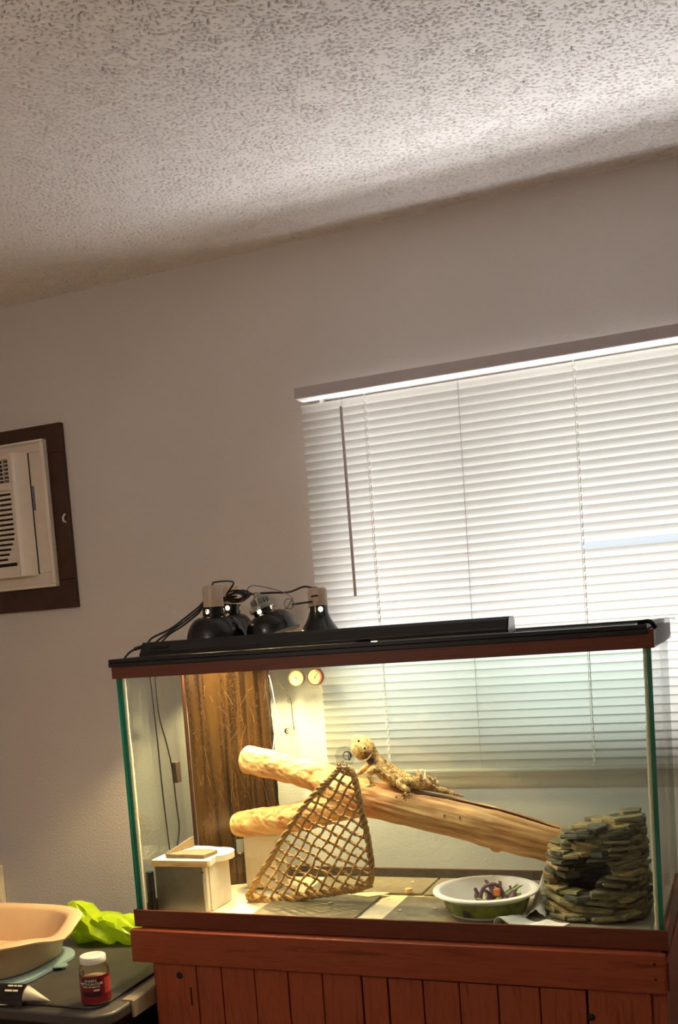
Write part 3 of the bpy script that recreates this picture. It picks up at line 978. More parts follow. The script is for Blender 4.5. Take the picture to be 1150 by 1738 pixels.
for k, lab in enumerate(('black flex dropping left behind the leftmost lamp to the hood end', 'second black flex trailing down behind the leftmost lamp', 'lowest black flex trailing from the lamps to the left corner')):
    e = [(258, 1083), (262, 1092), (276, 1088)][k]
    cable(lab, [cc + Vector((-0.02, 0.02, -0.004 * k)), at(352, 1018 + 4 * k, 0.40), at(335, 1032 + 5 * k, 0.34), at(310, 1052 + 5 * k, 0.30), at(288, 1068 + 4 * k, 0.25), at(e[0], e[1], 0.2), at(e[0] - 10, e[1] + 14, 0.17)], 0.0026)
cable('thin grey wire sticking up left of the lamps', [at(285, 1027, 0.3), at(300, 1042, 0.3), at(312, 1056, 0.3)], 0.0012, 'steel_wire', 'wire', 'stray_wire')
# clamp-lamp wire guard with its spring loop
mb = MB()
lp = at(490, 1025, 0.22)
loop = [lp + Vector((0.0125 * math.cos(a), 0.002 * a / 6, 0.0125 * math.sin(a))) for a in [R_(d) for d in range(-120, 600, 15)]]
mb.tube(bez([topC + Vector((0.004, 0, -0.004)), at(420, 1003, 0.24), at(428, 994, 0.23), at(455, 998, 0.22), at(480, 1005, 0.22), at(497, 1015, 0.22)], 8) + loop + bez([at(480, 1036, 0.22), at(465, 1039, 0.22), at(445, 1038, 0.23)], 6), 0.0011, 6)
tag(mb.build('clamp_wire', 'steel_wire'), 'springy steel clamp wire with a loop beside the tipped lamp', 'wire')
s0, s1 = at(496, 1026, 0.21), at(530, 1021, 0.206)
mb = MB()
for k in range(9):
    a, b = s0.lerp(s1, k / 9), s0.lerp(s1, (k + 0.72) / 9); mb.tube([a, b], [(0.0036, 0.0022)] * 2, 6)
tag(mb.build('clamp_strap', 'black_plastic'), 'notched black strap reaching from the wire loop to the bell lamp', 'strap')

# ================================================================== TANK FLOOR
FZ = gz_0 + 0.0085
mb = MB(); mb.box(0.022, W - 0.022, 0.026, D - 0.022, FZ + 0.0003, FZ + 0.0018)
tag(mb.build('floor_liner', 'liner_cream'), 'cream paper liner covering the tank floor under the tiles', 'liner')
TL = FZ + 0.0021
tiles = (((0.285, 0.545), (0.030, 0.262), 'square grey tile at the front of the tank below the rope net'),
         ((0.612, 0.885), (0.030, 0.262), 'square grey tile under the food tub'),
         ((0.895, 1.195), (0.034, 0.255), 'grey tile at the front under the rock cave'),
         ((0.335, 0.640), (0.290, 0.442), 'dark grey tile at the back behind the net'),
         ((0.646, 0.930), (0.286, 0.442), 'dark grey tile at the back behind the food tub'),
         ((0.936, 1.195), (0.290, 0.442), 'grey tile at the back behind the rock cave'))
for (x0, x1), (y0, y1), lab in tiles:
    mb = MB(); mb.box(x0, x1, y0, y1, TL, TL + 0.006); tag(mb.build('floor_tile', 'tile_grey', None, 0.0012), lab, 'tile', 'floor tiles in the tank')
TT = TL + 0.0062

# ================================================================== CURVED BRONZE SHEET in the back left corner
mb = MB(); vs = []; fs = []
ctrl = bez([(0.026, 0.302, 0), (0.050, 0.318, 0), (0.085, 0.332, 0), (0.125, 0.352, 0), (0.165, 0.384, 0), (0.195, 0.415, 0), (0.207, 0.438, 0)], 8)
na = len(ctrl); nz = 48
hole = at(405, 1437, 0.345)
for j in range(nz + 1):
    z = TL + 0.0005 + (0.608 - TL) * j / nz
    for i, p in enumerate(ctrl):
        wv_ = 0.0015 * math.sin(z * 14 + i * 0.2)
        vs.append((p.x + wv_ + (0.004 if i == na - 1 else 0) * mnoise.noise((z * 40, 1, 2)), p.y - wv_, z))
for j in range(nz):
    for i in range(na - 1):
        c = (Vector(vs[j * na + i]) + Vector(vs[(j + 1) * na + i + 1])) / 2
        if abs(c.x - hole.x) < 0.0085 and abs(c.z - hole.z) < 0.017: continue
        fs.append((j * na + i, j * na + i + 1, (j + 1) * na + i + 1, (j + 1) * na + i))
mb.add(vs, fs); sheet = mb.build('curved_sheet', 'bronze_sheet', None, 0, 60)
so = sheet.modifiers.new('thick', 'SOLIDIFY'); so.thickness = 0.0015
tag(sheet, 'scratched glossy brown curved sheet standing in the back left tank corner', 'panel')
mb = MB(); sr = random.Random(21)
for k in range(110):
    i0 = sr.uniform(2, na - 3); z0 = sr.uniform(0.04, 0.56); di = sr.uniform(-0.5, 0.5); dz = sr.uniform(-0.012, 0.004)
    L_s = sr.randint(4, 12); pts = []
    for q in range(L_s):
        ii_ = min(max(i0 + di * q + 0.25 * math.sin(q * 0.5), 0), na - 2); fr_ = ii_ - int(ii_)
        p = ctrl[int(ii_)].lerp(ctrl[int(ii_) + 1], fr_); z = z0 + dz * q
        if not 0.03 < z < 0.6: break
        wv_ = 0.0015 * math.sin(z * 14 + ii_ * 0.2)
        pts.append((p.x + wv_ + 0.0006, p.y - wv_ - 0.0012, z))
    if len(pts) > 2: mb.tube(pts, sr.uniform(0.00010, 0.00026), 4)
o = mb.build('scratches', 'scratch_pale', sheet); o['kind'] = 'stuff'
# timber batten along its left edge
mb = MB(); b0, b1 = (0.020, 0.296), (0.029, 0.302)
mb.box(0.0195, 0.0255, 0.290, 0.300, TL + 0.0005, 0.606); tag(mb.build('edge_batten', 'ac_frame_wood'), 'thin wooden batten along the left edge of the brown sheet', 'batten')

# ================================================================== HIDE BOX front left, flat stone on it
hb = thing('hide_box', 'white wooden hide box with a metal front in the front left corner', 'hide box', (0.09, 0.14, TL))
mb = MB(); mb.box(0.022, 0.154, 0.078, 0.080, TL + 0.0006, 0.130); mb.build('metal_front', 'brushed_metal', hb, 0.0005)
mb = MB(); mb.box(0.022, 0.163, 0.0805, 0.094, TL + 0.0006, 0.1325); mb.build('front_board', 'hide_white', hb, 0.001)
mb = MB(); mb.box(0.150, 0.166, 0.0945, 0.200, TL + 0.0006, 0.1325); mb.build('side_board', 'hide_white', hb, 0.001)
mb = MB(); mb.box(0.022, 0.036, 0.0945, 0.200, TL + 0.0006, 0.1325); mb.build('side_board', 'hide_white', hb, 0.001)
poly = [(0.022, 0.066), (0.182, 0.070)]
for k in range(13):
    a = R_(-62 + k * 14); poly.append((0.150 + 0.045 * math.cos(a), 0.165 + 0.050 * math.sin(a)))
poly += [(0.10, 0.225), (0.022, 0.228)]
mb = MB(); mb.prism(poly, 0.1328, 0.1500); tb = mb.build('top_board', 'hide_white', hb, 0.0015)
mb = MB(); mb.box(0.024, 0.178, 0.0652, 0.0658, 0.1345, 0.1485); mb.build('raw_edge', 'hide_edge_wood', tb)
p = at(343, 1481, 0.078); mb = MB(); mb.lathe([(0, 0.0016), (0.0022, 0.0012), (0.0028, 0)], 10, Matrix.Translation(p) @ Matrix.Rotation(R_(90), 4, 'X')); mb.build('screw', 'gauge_ink', hb)
# stone
mb = MB()
poly = [(0.050, 0.086), (0.085, 0.083), (0.12, 0.085), (0.158, 0.083), (0.163, 0.112), (0.166, 0.142), (0.146, 0.150), (0.102, 0.148), (0.072, 0.128)]
mb.prism([(x + rnd.uniform(-.002, .002), y) for x, y in poly], 0.1503, 0.1605)
tag(mb.build('flat_stone', 'stone_flat', None, 0.002), 'flat tan stone lying on the hide box', 'stone')
mb = MB(); p0, p1 = Vector((0.035, 0.150, 0.1525)), Vector((0.052, 0.215, 0.166))
mb.add([(0.030, 0.118, 0.1508), (0.036, 0.118, 0.1508), (0.062, 0.214, 0.1508), (0.056, 0.217, 0.1508), (0.030, 0.118, 0.1535), (0.036, 0.118, 0.1535), (0.062, 0.214, 0.178), (0.056, 0.217, 0.178)],
       [(0, 1, 2, 3), (4, 7, 6, 5), (0, 4, 5, 1), (1, 5, 6, 2), (2, 6, 7, 3), (3, 7, 4, 0)])
tag(mb.build('wedge_slat', 'stone_flat', None, 0.001), 'dark wedge-shaped slat on the back of the hide box', 'slat')
mb = MB(); pts = []
mb.box(0.0235, 0.039, 0.030, 0.046, TL + 0.0005, 0.128)
tag(mb.build('black_strip', 'black_enamel', None, 0.002), 'upright black strip between the hide box and front glass', 'strip')

# small white box carrying the lower branch
sb = thing('small_box', 'small white wooden box under the lower left branch', 'box', (0.205, 0.335, TL))
mb = MB(); mb.box(0.160, 0.250, 0.300, 0.302, TL + 0.006, 0.153); mb.build('front_board', 'hide_white', sb, 0.0005)
mb = MB(); mb.box(0.163, 0.247, 0.3025, 0.372, TL + 0.006, 0.153); mb.build('body', 'hide_white', sb, 0.001)
mb = MB(); mb.box(0.166, 0.262, 0.290, 0.376, 0.1533, 0.166); mb.build('top_board', 'hide_white', sb, 0.002)

# ================================================================== DRIFTWOOD BRANCH
def pxpts(lst):
    return [(at(u, v_, Y), r / ppm(at(u, v_, Y))) for u, v_, Y, r in lst]


trunk = pxpts([(566, 1336, 0.21, 29), (620, 1353, 0.205, 32), (700, 1371, 0.22, 32), (780, 1389, 0.25, 34), (850, 1408, 0.285, 35), (920, 1428, 0.315, 33), (985, 1447, 0.34, 29)])
armA = pxpts([(421, 1289, 0.30, 24.5), (480, 1301, 0.27, 24.5), (540, 1319, 0.235, 26), (580, 1336, 0.215, 28), (640, 1356, 0.21, 28)])
armB = pxpts([(401, 1400, 0.285, 19), (412, 1399, 0.283, 22), (450, 1393, 0.27, 23), (500, 1388, 0.24, 25), (560, 1372, 0.215, 26), (620, 1356, 0.205, 27)])


def limb(mb, lst, n=20):
    P = bez([p for p, r in lst], 8)
    Rr = []
    for i in range(len(lst) - 1):
        for k in range(8): Rr.append(lst[i][1] + (lst[i + 1][1] - lst[i][1]) * k / 8)
    Rr.append(lst[-1][1])
    mb.tube(P, Rr, n)


mb = MB()
for l_ in (trunk, armA, armB): limb(mb, l_)
bp = at(842, 1440, 0.275); mb.lathe([(0, -0.012), (0.010, -0.006), (0.012, 0.0), (0.010, 0.008), (0, 0.012)], 12, Matrix.Translation(bp))
me = fuse(mb, 'driftwood_branch', 0.003, 3)
n = len(me.vertices); co = np.empty(n * 3); me.vertices.foreach_get('co', co); co = co.reshape(-1, 3)
nr = np.empty(n * 3); me.vertices.foreach_get('normal', nr); nr = nr.reshape(-1, 3)
ax = np.array((trunk[-1][0] - trunk[1][0]).normalized())
from mathutils.bvhtree import BVHTree
bvh = BVHTree.FromPolygons([Vector(c) for c in co], [tuple(p_.vertices) for p_ in me.polygons])


def on_log(u, v_):
    """where the line of sight through a pixel meets the branch"""
    d = Vector((CR.T @ np.array([(u - CX) / FPX, (v_ - CY) / FPX, 1.0])).tolist()).normalized()
    h = bvh.ray_cast(Vector(CC.tolist()), d)
    return h[0], h[1]


crk_px = bez([(u, v_, 0) for u, v_ in ((704, 1346), (740, 1351), (800, 1363), (850, 1375), (900, 1390), (950, 1407), (990, 1419))], 10)
crk = [on_log(p.x, p.y) for p in crk_px]
crk_n = [c[1] for c in crk if c[0] is not None]; crk_p = [c[0] for c in crk if c[0] is not None]
crk = np.array([list(c) for c in crk_p])
for i in range(n):
    p = co[i]
    s_ = float(p @ ax)
    q_ = p - ax * s_
    d = 0.0030 * mnoise.noise((s_ * 7, q_[1] * 55, q_[2] * 55)) + 0.0022 * mnoise.noise((s_ * 4 + 9, q_[1] * 120, q_[2] * 120)) + 0.003 * mnoise.noise(Vector(p) * 22)
    # drying crack along the upper front of the trunk
    if p[0] > 0.60:
        dd = np.sqrt(((crk - p) ** 2).sum(1)).min()
        if dd < 0.0055: d -= 0.007 * (1 - dd / 0.0055)
    co[i] = p + nr[i] * d
me.vertices.foreach_set('co', co.ravel())
base = at(985, 1447, 0.34)
drift = finish_mesh(me, 'driftwood_branch', ['driftwood'], None, (0.6, 0.25, 0.10))
tag(drift, 'forked pale driftwood branch lying across the tank', 'branch')
mb = MB(); kk = len(crk_p)
mb.tube([p - n_ * 0.0012 for p, n_ in zip(crk_p, crk_n)], [0.0008 + 0.0022 * math.sin(math.pi * (0.08 + 0.8 * q / kk)) for q in range(kk)], 6); mb.build('drying_crack', 'crack_dark', drift)
for lst, nm in ((armA, 'sawn_end'), (armB, 'sawn_end')):
    p, r = lst[0]; d = (lst[0][0] - lst[1][0]).normalized()
    mb = MB(); mb.lathe([(r * 0.96, -0.006), (r * 0.985, 0.0008), (r * 0.93, 0.0030), (r * 0.5, 0.0038), (0, 0.003)], 24, frame_mat(p, d)); mb.build(nm, 'log_end', drift)
for u, v_ in ((672, 1353), (754, 1384), (780, 1387)):
    p, n_ = on_log(u, v_)
    mb = MB(); mb.lathe([(0, 0.0022), (0.0018, 0.0016), (0.0022, -0.004)], 8, frame_mat(p, n_)); mb.build('knot', 'crack_dark', drift)

# ================================================================== ROCK CAVE
rc = Vector((1.083, 0.190, TT))
cave = thing('rock_cave', 'stacked slate-look rock cave with a dark opening at the right', 'rock cave', rc)
rr = random.Random(11)
RX, RY = 0.124, 0.098
NL = 23; lh = 0.0088
oa = R_(-100)


def slab(cx, cy, z, ang, rad_len, tan_len, th, tilt):
    poly = []
    nn = rr.choice((5, 6, 6, 7))
    for k in range(nn):
        a = 2 * math.pi * k / nn + rr.uniform(-.3, .3)
        s_ = rr.uniform(0.85, 1.20)
        e = 1.0 / max(abs(math.cos(a)), abs(math.sin(a))) ** 0.5
        poly.append((math.cos(a) * rad_len * s_ * e, math.sin(a) * tan_len * s_ * e))
    M = Matrix.Translation((cx, cy, z)) @ Matrix.Rotation(ang, 4, 'Z') @ Matrix.Rotation(tilt[0], 4, 'X') @ Matrix.Rotation(tilt[1], 4, 'Y')
    mb = MB()
    # three flaky courses: bottom edge, bulging middle, chipped top
    l0 = [(x * rr.uniform(.88, .98), y * rr.uniform(.92, 1.0), rr.uniform(-.0008, .0008)) for x, y in poly]
    l1 = [(x * rr.uniform(.97, 1.02), y * rr.uniform(.98, 1.02), th * rr.uniform(.35, .6)) for x, y in poly]
    l2 = [(x * rr.uniform(.90, 1.0), y * rr.uniform(.92, 1.0), th * rr.uniform(.8, 1.15)) for x, y in poly]
    vs = l0 + l1 + l2
    fs = [tuple(range(nn - 1, -1, -1)), tuple(range(2 * nn, 3 * nn))]
    for c_ in (0, nn): fs += [(c_ + i, c_ + (i + 1) % nn, c_ + nn + (i + 1) % nn, c_ + nn + i) for i in range(nn)]
    mb.add(vs, fs, M)
    return mb.build('slate_layer', rr.choice(('slate', 'slate', 'slate_dark', 'slate_ochre')), cave, 0, 4)


for L_ in range(NL):
    z = rc.z + 0.002 + L_ * lh
    hf = L_ / (NL - 1)
    sc = 1.0 - 0.16 * hf ** 2.2 + 0.03 * math.sin(L_ * 1.7)
    npc = 12
    off = rr.uniform(0, 1)
    hz = z - rc.z
    for k in range(npc):
        a = 2 * math.pi * (k + off) / npc + rr.uniform(-.12, .12)
        da = (a - oa + math.pi) % (2 * math.pi) - math.pi
        tl = rr.uniform(0.026, 0.052)
        half = tl / 0.105
        # the mouth: keep it clear
        if 0.056 < hz < 0.128:
            mw = 0.50 * (1 - ((hz - 0.090) / 0.046) ** 2) ** 0.5 if abs(hz - 0.090) < 0.046 else 0
            if abs(da) < mw + half * 0.62: continue
        # the left shoulder slopes down
        left = max(0.0, -math.cos(a))
        if hz > 0.200 - 0.052 * left: continue
        rad = rr.uniform(0.86, 1.07) * sc * (1 - 0.16 * left * hf)
        cx_ = rc.x + RX * rad * math.cos(a) * 0.86; cy_ = rc.y + RY * rad * math.sin(a) * 0.84
        rl = rr.uniform(0.018, 0.027)
        ex_ = 1.45 * (abs(math.cos(a)) * rl + abs(math.sin(a)) * tl * sc); ey_ = 1.45 * (abs(math.sin(a)) * rl + abs(math.cos(a)) * tl * sc)
        cx_ = min(cx_, W - 0.028 - ex_); cy_ = max(cy_, 0.034 + ey_)
        slab(cx_, cy_, z, a, rl, tl * sc, lh * rr.uniform(0.6, 1.5), (rr.uniform(-.16, .16), rr.uniform(-.16, .10)))
ztop_ = rc.z + NL * lh
for cx_, cy_, z_, a_, l1, l2 in ((1.075, 0.18, ztop_ - 0.014, 0.2, 0.062, 0.05), (1.11, 0.20, ztop_ - 0.010, 1.0, 0.056, 0.055), (1.135, 0.17, ztop_ - 0.002, 0.3, 0.045, 0.035), (1.150, 0.165, ztop_ + 0.007, 0.1, 0.036, 0.03), (1.02, 0.175, ztop_ - 0.046, 0.7, 0.045, 0.04), (1.150, 0.19, ztop_ + 0.014, 0.5, 0.034, 0.028), (1.04, 0.18, ztop_ - 0.028, 0.4, 0.05, 0.045)):
    slab(cx_, cy_, z_, a_, l1 * 0.8, l2 * 0.8, 0.010, (rr.uniform(-.08, .08), rr.uniform(-.08, .05)))
# hollow inside: dark shell, open at the mouth
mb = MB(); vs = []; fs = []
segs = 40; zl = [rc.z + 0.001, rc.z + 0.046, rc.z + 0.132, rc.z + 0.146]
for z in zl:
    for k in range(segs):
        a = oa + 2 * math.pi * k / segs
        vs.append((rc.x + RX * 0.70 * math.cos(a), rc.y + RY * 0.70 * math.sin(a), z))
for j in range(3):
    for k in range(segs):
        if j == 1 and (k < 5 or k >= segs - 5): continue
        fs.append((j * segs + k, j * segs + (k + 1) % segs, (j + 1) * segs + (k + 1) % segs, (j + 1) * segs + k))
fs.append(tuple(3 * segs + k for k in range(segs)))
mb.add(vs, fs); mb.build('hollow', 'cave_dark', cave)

# ================================================================== FOOD TUB WITH SALAD
bc = Vector((0.832, 0.160, TT))
tub = thing('food_tub', 'round white plastic tub with a printed green label holding salad', 'food tub', bc)
M = Matrix.Translation(bc)
prof = [(0.0, 0.001), (0.084, 0.001), (0.086, 0.004), (0.104, 0.048), (0.1155, 0.0495), (0.1175, 0.0475), (0.1195, 0.0490), (0.1185, 0.0525), (0.1150, 0.0535), (0.106, 0.0535), (0.1025, 0.0500), (0.084, 0.0055), (0.0, 0.0040)]
mb = MB(); mb.lathe([(r, z * 1.0) for r, z in prof], 64, M); mb.build('tub', 'tub_white', tub, 0, 50)
mb = MB(); mb.lathe([(0.0885, 0.0075), (0.1005, 0.0385)], 40, M, a0=R_(-165), a1=R_(15)); mb.build('printed_label', 'tub_print', tub)
lr = random.Random(4)
for k in range(26):
    a = lr.uniform(0, 2 * math.pi); r = lr.uniform(0.01, 0.062)
    c = bc + Vector((r * math.cos(a) + 0.018, r * math.sin(a) - 0.005, 0.008 + lr.uniform(0, 0.010)))
    h = lr.uniform(0.022, 0.048); w_ = lr.uniform(0.006, 0.012); lean = Vector((lr.uniform(-.02, .02), lr.uniform(-.02, .02), 0)); tw = lr.uniform(0, 3.14)
    vs = []; fs = []
    for j in range(6):
        q_ = j / 5; ww = w_ * math.sin(math.pi * (0.15 + 0.8 * q_)) + 0.001 + 0.003 * (j % 2)
        cdir = Vector((math.cos(tw + q_), math.sin(tw + q_), 0))
        p = c + Vector((0, 0, h * q_)) + lean * q_ ** 2 * 2
        vs += [p - cdir * ww, p + Vector((-cdir.y, cdir.x, 0)) * 0.003, p + cdir * ww]
    for j in range(5):
        fs += [(3 * j, 3 * j + 1, 3 * j + 4, 3 * j + 3), (3 * j + 1, 3 * j + 2, 3 * j + 5, 3 * j + 4)]
    mb = MB(); mb.add(vs, fs)
    purple = k % 3 != 1
    o = mb.build('salad_leaf', 'leaf_purple' if purple else 'leaf_green', None, 0, 60)
    so = o.modifiers.new('t', 'SOLIDIFY'); so.thickness = 0.0008
    tag(o, 'crinkled purple salad leaf in the food tub' if purple else 'crinkled green salad leaf in the food tub', 'leaf', 'purple salad leaves' if purple else 'green salad leaves')
# arching dark stem
mb = MB(); mb.tube(bez([bc + Vector((-0.01, -0.03, 0.015)), bc + Vector((0.0, -0.02, 0.058)), bc + Vector((0.03, -0.01, 0.062)), bc + Vector((0.055, -0.02, 0.02))], 8), 0.0042, 8)
tag(mb.build('salad_stem', 'leaf_purple'), 'arched purple salad stem standing up in the food tub', 'vegetable')
p = at(843, 1514, 0.135); mb = MB(); mb.box(p.x - 0.007, p.x + 0.007, p.y - 0.006, p.y + 0.006, p.z - 0.008, p.z + 0.008)
tag(mb.build('carrot_piece', 'carrot', None, 0.002), 'orange carrot piece in the food tub', 'carrot')


def sheet_grid(fn, nu, nv):
    vs = [fn(i / (nu - 1), j / (nv - 1)) for j in range(nv) for i in range(nu)]
    fs = [(j * nu + i, j * nu + i + 1, (j + 1) * nu + i + 1, (j + 1) * nu + i) for j in range(nv - 1) for i in range(nu - 1)]
    return vs, fs


# white paper crumpled up beside the cave
def pf(a, b):
    x = 0.905 + 0.055 * a + 0.012 * b; y = 0.315 - 0.20 * b
    z = TT + 0.0015 + 0.068 * max(0, 1 - abs(a - 0.62) / 0.42) * (1 - 0.75 * b) + 0.008 * abs(mnoise.noise((a * 4, b * 5, 1)))
    return (x, y, z)


vs, fs = sheet_grid(pf, 16, 22); mb = MB(); mb.add(vs, fs); o = mb.build('crumpled_paper', 'paper_white', None, 0, 60)
so = o.modifiers.new('t', 'SOLIDIFY'); so.thickness = 0.0006
tag(o, 'crumpled white paper peaked between the food tub and rock cave', 'paper')


def pf2(a, b):
    # curled lip of film lying against the front glass
    x = 0.872 + 0.135 * a + 0.022 * b - 0.014 * math.sin(min(1, a / 0.42) * math.pi) * (1 - b)
    z = TT + 0.0015 + 0.023 * math.exp(-((a - 0.20) / 0.13) ** 2) * (1 - 0.35 * b) + 0.006 * math.exp(-((a - 0.62) / 0.12) ** 2) + 0.002 * mnoise.noise((a * 5, b * 4, 7))
    y = 0.036 + 0.050 * b
    return (x, y, max(TT + 0.001, z))


vs, fs = sheet_grid(pf2, 30, 10); mb = MB(); mb.add(vs, fs); o = mb.build('curled_film', 'paper_white', None, 0, 60)
so = o.modifiers.new('t', 'SOLIDIFY'); so.thickness = 0.0006
tag(o, 'curled strip of white film at the front of the tank by the cave', 'film')

# flakes of shed skin on the tiles
for k, (u, v_, s_) in enumerate(((693, 1514, 0.011), (655, 1521, 0.006), (560, 1532, 0.007), (700, 1497, 0.005), (757, 1538, 0.006), (738, 1542, 0.005), (678, 1545, 0.007))):
    d = CR.T @ np.array([(u - CX) / FPX, (v_ - CY) / FPX, 1.0]); t0 = (TT + 0.001 - CC[2]) / d[2]; p = Vector((CC + t0 * d).tolist())
    mb = MB(); poly = [(p.x + s_ * math.cos(a) * lr.uniform(.5, 1.1), p.y + s_ * math.sin(a) * lr.uniform(.5, 1.1)) for a in [i * math.pi / 4 for i in range(8)]]
    mb.prism(poly, TT + 0.0002, TT + 0.0002 + (0.010 if k == 0 else 0.002)); o = mb.build('skin_flake', 'flake', None, 0.0005)
    tag(o, 'curled tan flake of shed skin standing on the tile edge' if k == 0 else 'small tan flake of shed skin on the grey tiles', 'flake', None if k == 0 else 'flakes on the tiles')
# cream offcut of paper under the net's right corner
mb = MB(); mb.prism([(0.470, 0.255), (0.520, 0.240), (0.552, 0.268), (0.560, 0.285), (0.515, 0.285), (0.480, 0.275)], TT + 0.0003, TT + 0.0012)
tag(mb.build('paper_scrap', 'liner_cream'), 'cream paper scrap on the tiles right of the net', 'paper')

# ================================================================== ROPE NET
net = thing('rope_net', 'triangular woven seagrass net hammock hung in front of the branch', 'net', (0.40, 0.19, TT))
A_, L_, RR_ = (579, 1299), (419, 1521), (629, 1500)
YA, YL, YR = 0.040, 0.185, 0.185


def netY(u, v_):
    (x1, y1), (x2, y2), (x3, y3) = A_, L_, RR_
    d = (y2 - y3) * (x1 - x3) + (x3 - x2) * (y1 - y3)
    a = ((y2 - y3) * (u - x3) + (x3 - x2) * (v_ - y3)) / d
    b = ((y3 - y1) * (u - x3) + (x1 - x3) * (v_ - y3)) / d
    c = 1 - a - b
    return a * YA + b * YL + c * YR - 0.035 * max(0, a) * max(0, b + c) * 2


def netp(u, v_): return at(u, v_, netY(u, v_))


bl = [(579, 1299), (566, 1316), (545, 1335), (512, 1373), (478, 1425), (447, 1475), (424, 1512), (421, 1522)]
bb = [(421, 1522), (440, 1528), (475, 1528), (520, 1520), (565, 1513), (600, 1508), (629, 1499)]
br = [(629, 1499), (630, 1470), (624, 1425), (614, 1380), (607, 1345), (598, 1312), (579, 1299)]
outline = bl + bb[1:] + br[1:-1]


def inside(u, v_):
    c = False; n_ = len(outline); j = n_ - 1
    for i in range(n_):
        (xi, yi), (xj, yj) = outline[i], outline[j]
        if (yi > v_) != (yj > v_) and u < (xj - xi) * (v_ - yi) / (yj - yi) + xi: c = not c
        j = i
    return c


nr_ = random.Random(2)
for nm, side, w_ in (('border_rope', bl, 0.0066), ('border_rope', bb, 0.0100), ('border_rope', br, 0.0072)):
    P = bez([netp(u, v_) for u, v_ in side], 14)
    mb = MB()
    for s_ in range(3):
        pts = []
        for i, p in enumerate(P):
            d = (P[min(i + 1, len(P) - 1)] - P[max(i - 1, 0)]).normalized(); x = d.orthogonal().normalized(); y = d.cross(x)
            a = i * 0.55 + s_ * 2.094
            pts.append(p + (x * math.cos(a) + y * math.sin(a)) * w_ * 0.62 + Vector((nr_.uniform(-1, 1), nr_.uniform(-1, 1), nr_.uniform(-1, 1))) * 0.0008)
        mb.tube(pts, w_ * 0.55, 6)
    mb.build(nm, 'seagrass', net)
# two families of twisted strands
for dx, dy, step in ((1.0, 0.52, 16.6), (0.60, -1.0, 15.8)):
    ln = math.hypot(dx, dy); dx, dy = dx / ln, dy / ln
    nxv, nyv = -dy, dx
    cu, cv = 540, 1420
    for k in range(-16, 17):
        run = []
        pts_runs = []
        for s_ in range(-260, 261, 3):
            u = cu + nxv * k * step + dx * s_ + 1.4 * math.sin(s_ * 0.11 + k); v_ = cv + nyv * k * step + dy * s_ + 1.2 * math.sin(s_ * 0.13 + k * 2)
            if inside(u, v_): run.append((u, v_, s_))
            elif run:
                pts_runs.append(run); run = []
        if run: pts_runs.append(run)
        for run in pts_runs:
            if len(run) < 4: continue
            P = [netp(u, v_) for u, v_, s_ in run]
            mb = MB()
            for q_ in range(2):
                pts = []
                for i, p in enumerate(P):
                    a = i * 0.95 + q_ * math.pi
                    o_ = Vector((math.cos(a) * abs(nyv), math.sin(a) * 0.8, math.cos(a) * abs(nxv)))
                    pts.append(p + o_ * 0.0021 + Vector((nr_.uniform(-1, 1), nr_.uniform(-1, 1) + (0.8 if dy > 0 else -0.8), nr_.uniform(-1, 1))) * 0.0007)
                mb.tube(pts, 0.0027, 5)
            mb.build('net_strand', 'seagrass', net)
# apex tuft and knot
mb = MB()
for k in range(16):
    a = k * 0.39; p = netp(579, 1303)
    mb.tube([p + Vector((0.006 * math.cos(a), 0, -0.004)), p + Vector((0.010 * math.cos(a) + nr_.uniform(-.003, .003), nr_.uniform(-.005, .005), 0.004 + nr_.uniform(0, .012)))], 0.0012, 5)
mb.build('apex_tuft', 'seagrass', net)


def suction_cup(label, c, axis, r, hook=True):
    M = frame_mat(c, axis)
    t_ = thing('suction_cup', label, 'suction cup', c)
    mb = MB(); mb.lathe([(r, 0.0003), (r * 0.97, 0.0015), (r * 0.7, 0.004), (r * 0.36, 0.008), (r * 0.34, 0.013), (r * 0.45, 0.0145), (r * 0.45, 0.018), (0, 0.019)], 32, M); mb.build('cup', 'clear_vinyl', t_)
    if hook:
        mb = MB(); mb.tube(bez([M @ Vector((0, 0, 0.013)), M @ Vector((0, 0.002, 0.020)), M @ Vector((0, -0.010, 0.024)), M @ Vector((0, -0.012, 0.030))], 6), 0.0012, 6); mb.build('hook', 'steel_wire', t_)
    return t_


suction_cup('clear suction cup on the front glass holding the net apex', at(585, 1284, ins + g + 0.0002), (0, 1, 0), 0.023)
# cup seen from the side on the back glass, with its probe
suction_cup('small clear suction cup on the left end of the back glass', Vector((0.250, D - ins - g - 0.0004, 0.418)), (0, -1, 0), 0.017)
mb = MB(); mb.tube(bez([at(456, 1146, 0.43), at(461, 1165, 0.42), at(467, 1200, 0.42), at(470, 1225, 0.42), at(466, 1245, 0.425), at(463, 1275, 0.43)], 8), 0.0013, 6)
tag(mb.build('probe_wire', 'cord_white'), 'thin white probe wire hanging down the edge of the brown sheet', 'wire')
mb = MB(); mb.tube(bez([at(464, 1146, 0.44), at(475, 1163, 0.44), at(492, 1186, 0.44), at(494, 1192, 0.44), at(496, 1215, 0.44), at(499, 1239, 0.44)], 8), 0.0012, 6)
tag(mb.build('sensor_wire', 'gauge_ink'), 'thin dark sensor wire bent down below the round gauges', 'wire')
suction_cup('small clear suction cup pinning the dark sensor wire', at(494, 1189, D - ins - g - 0.0004), (0, -1, 0), 0.010, False)

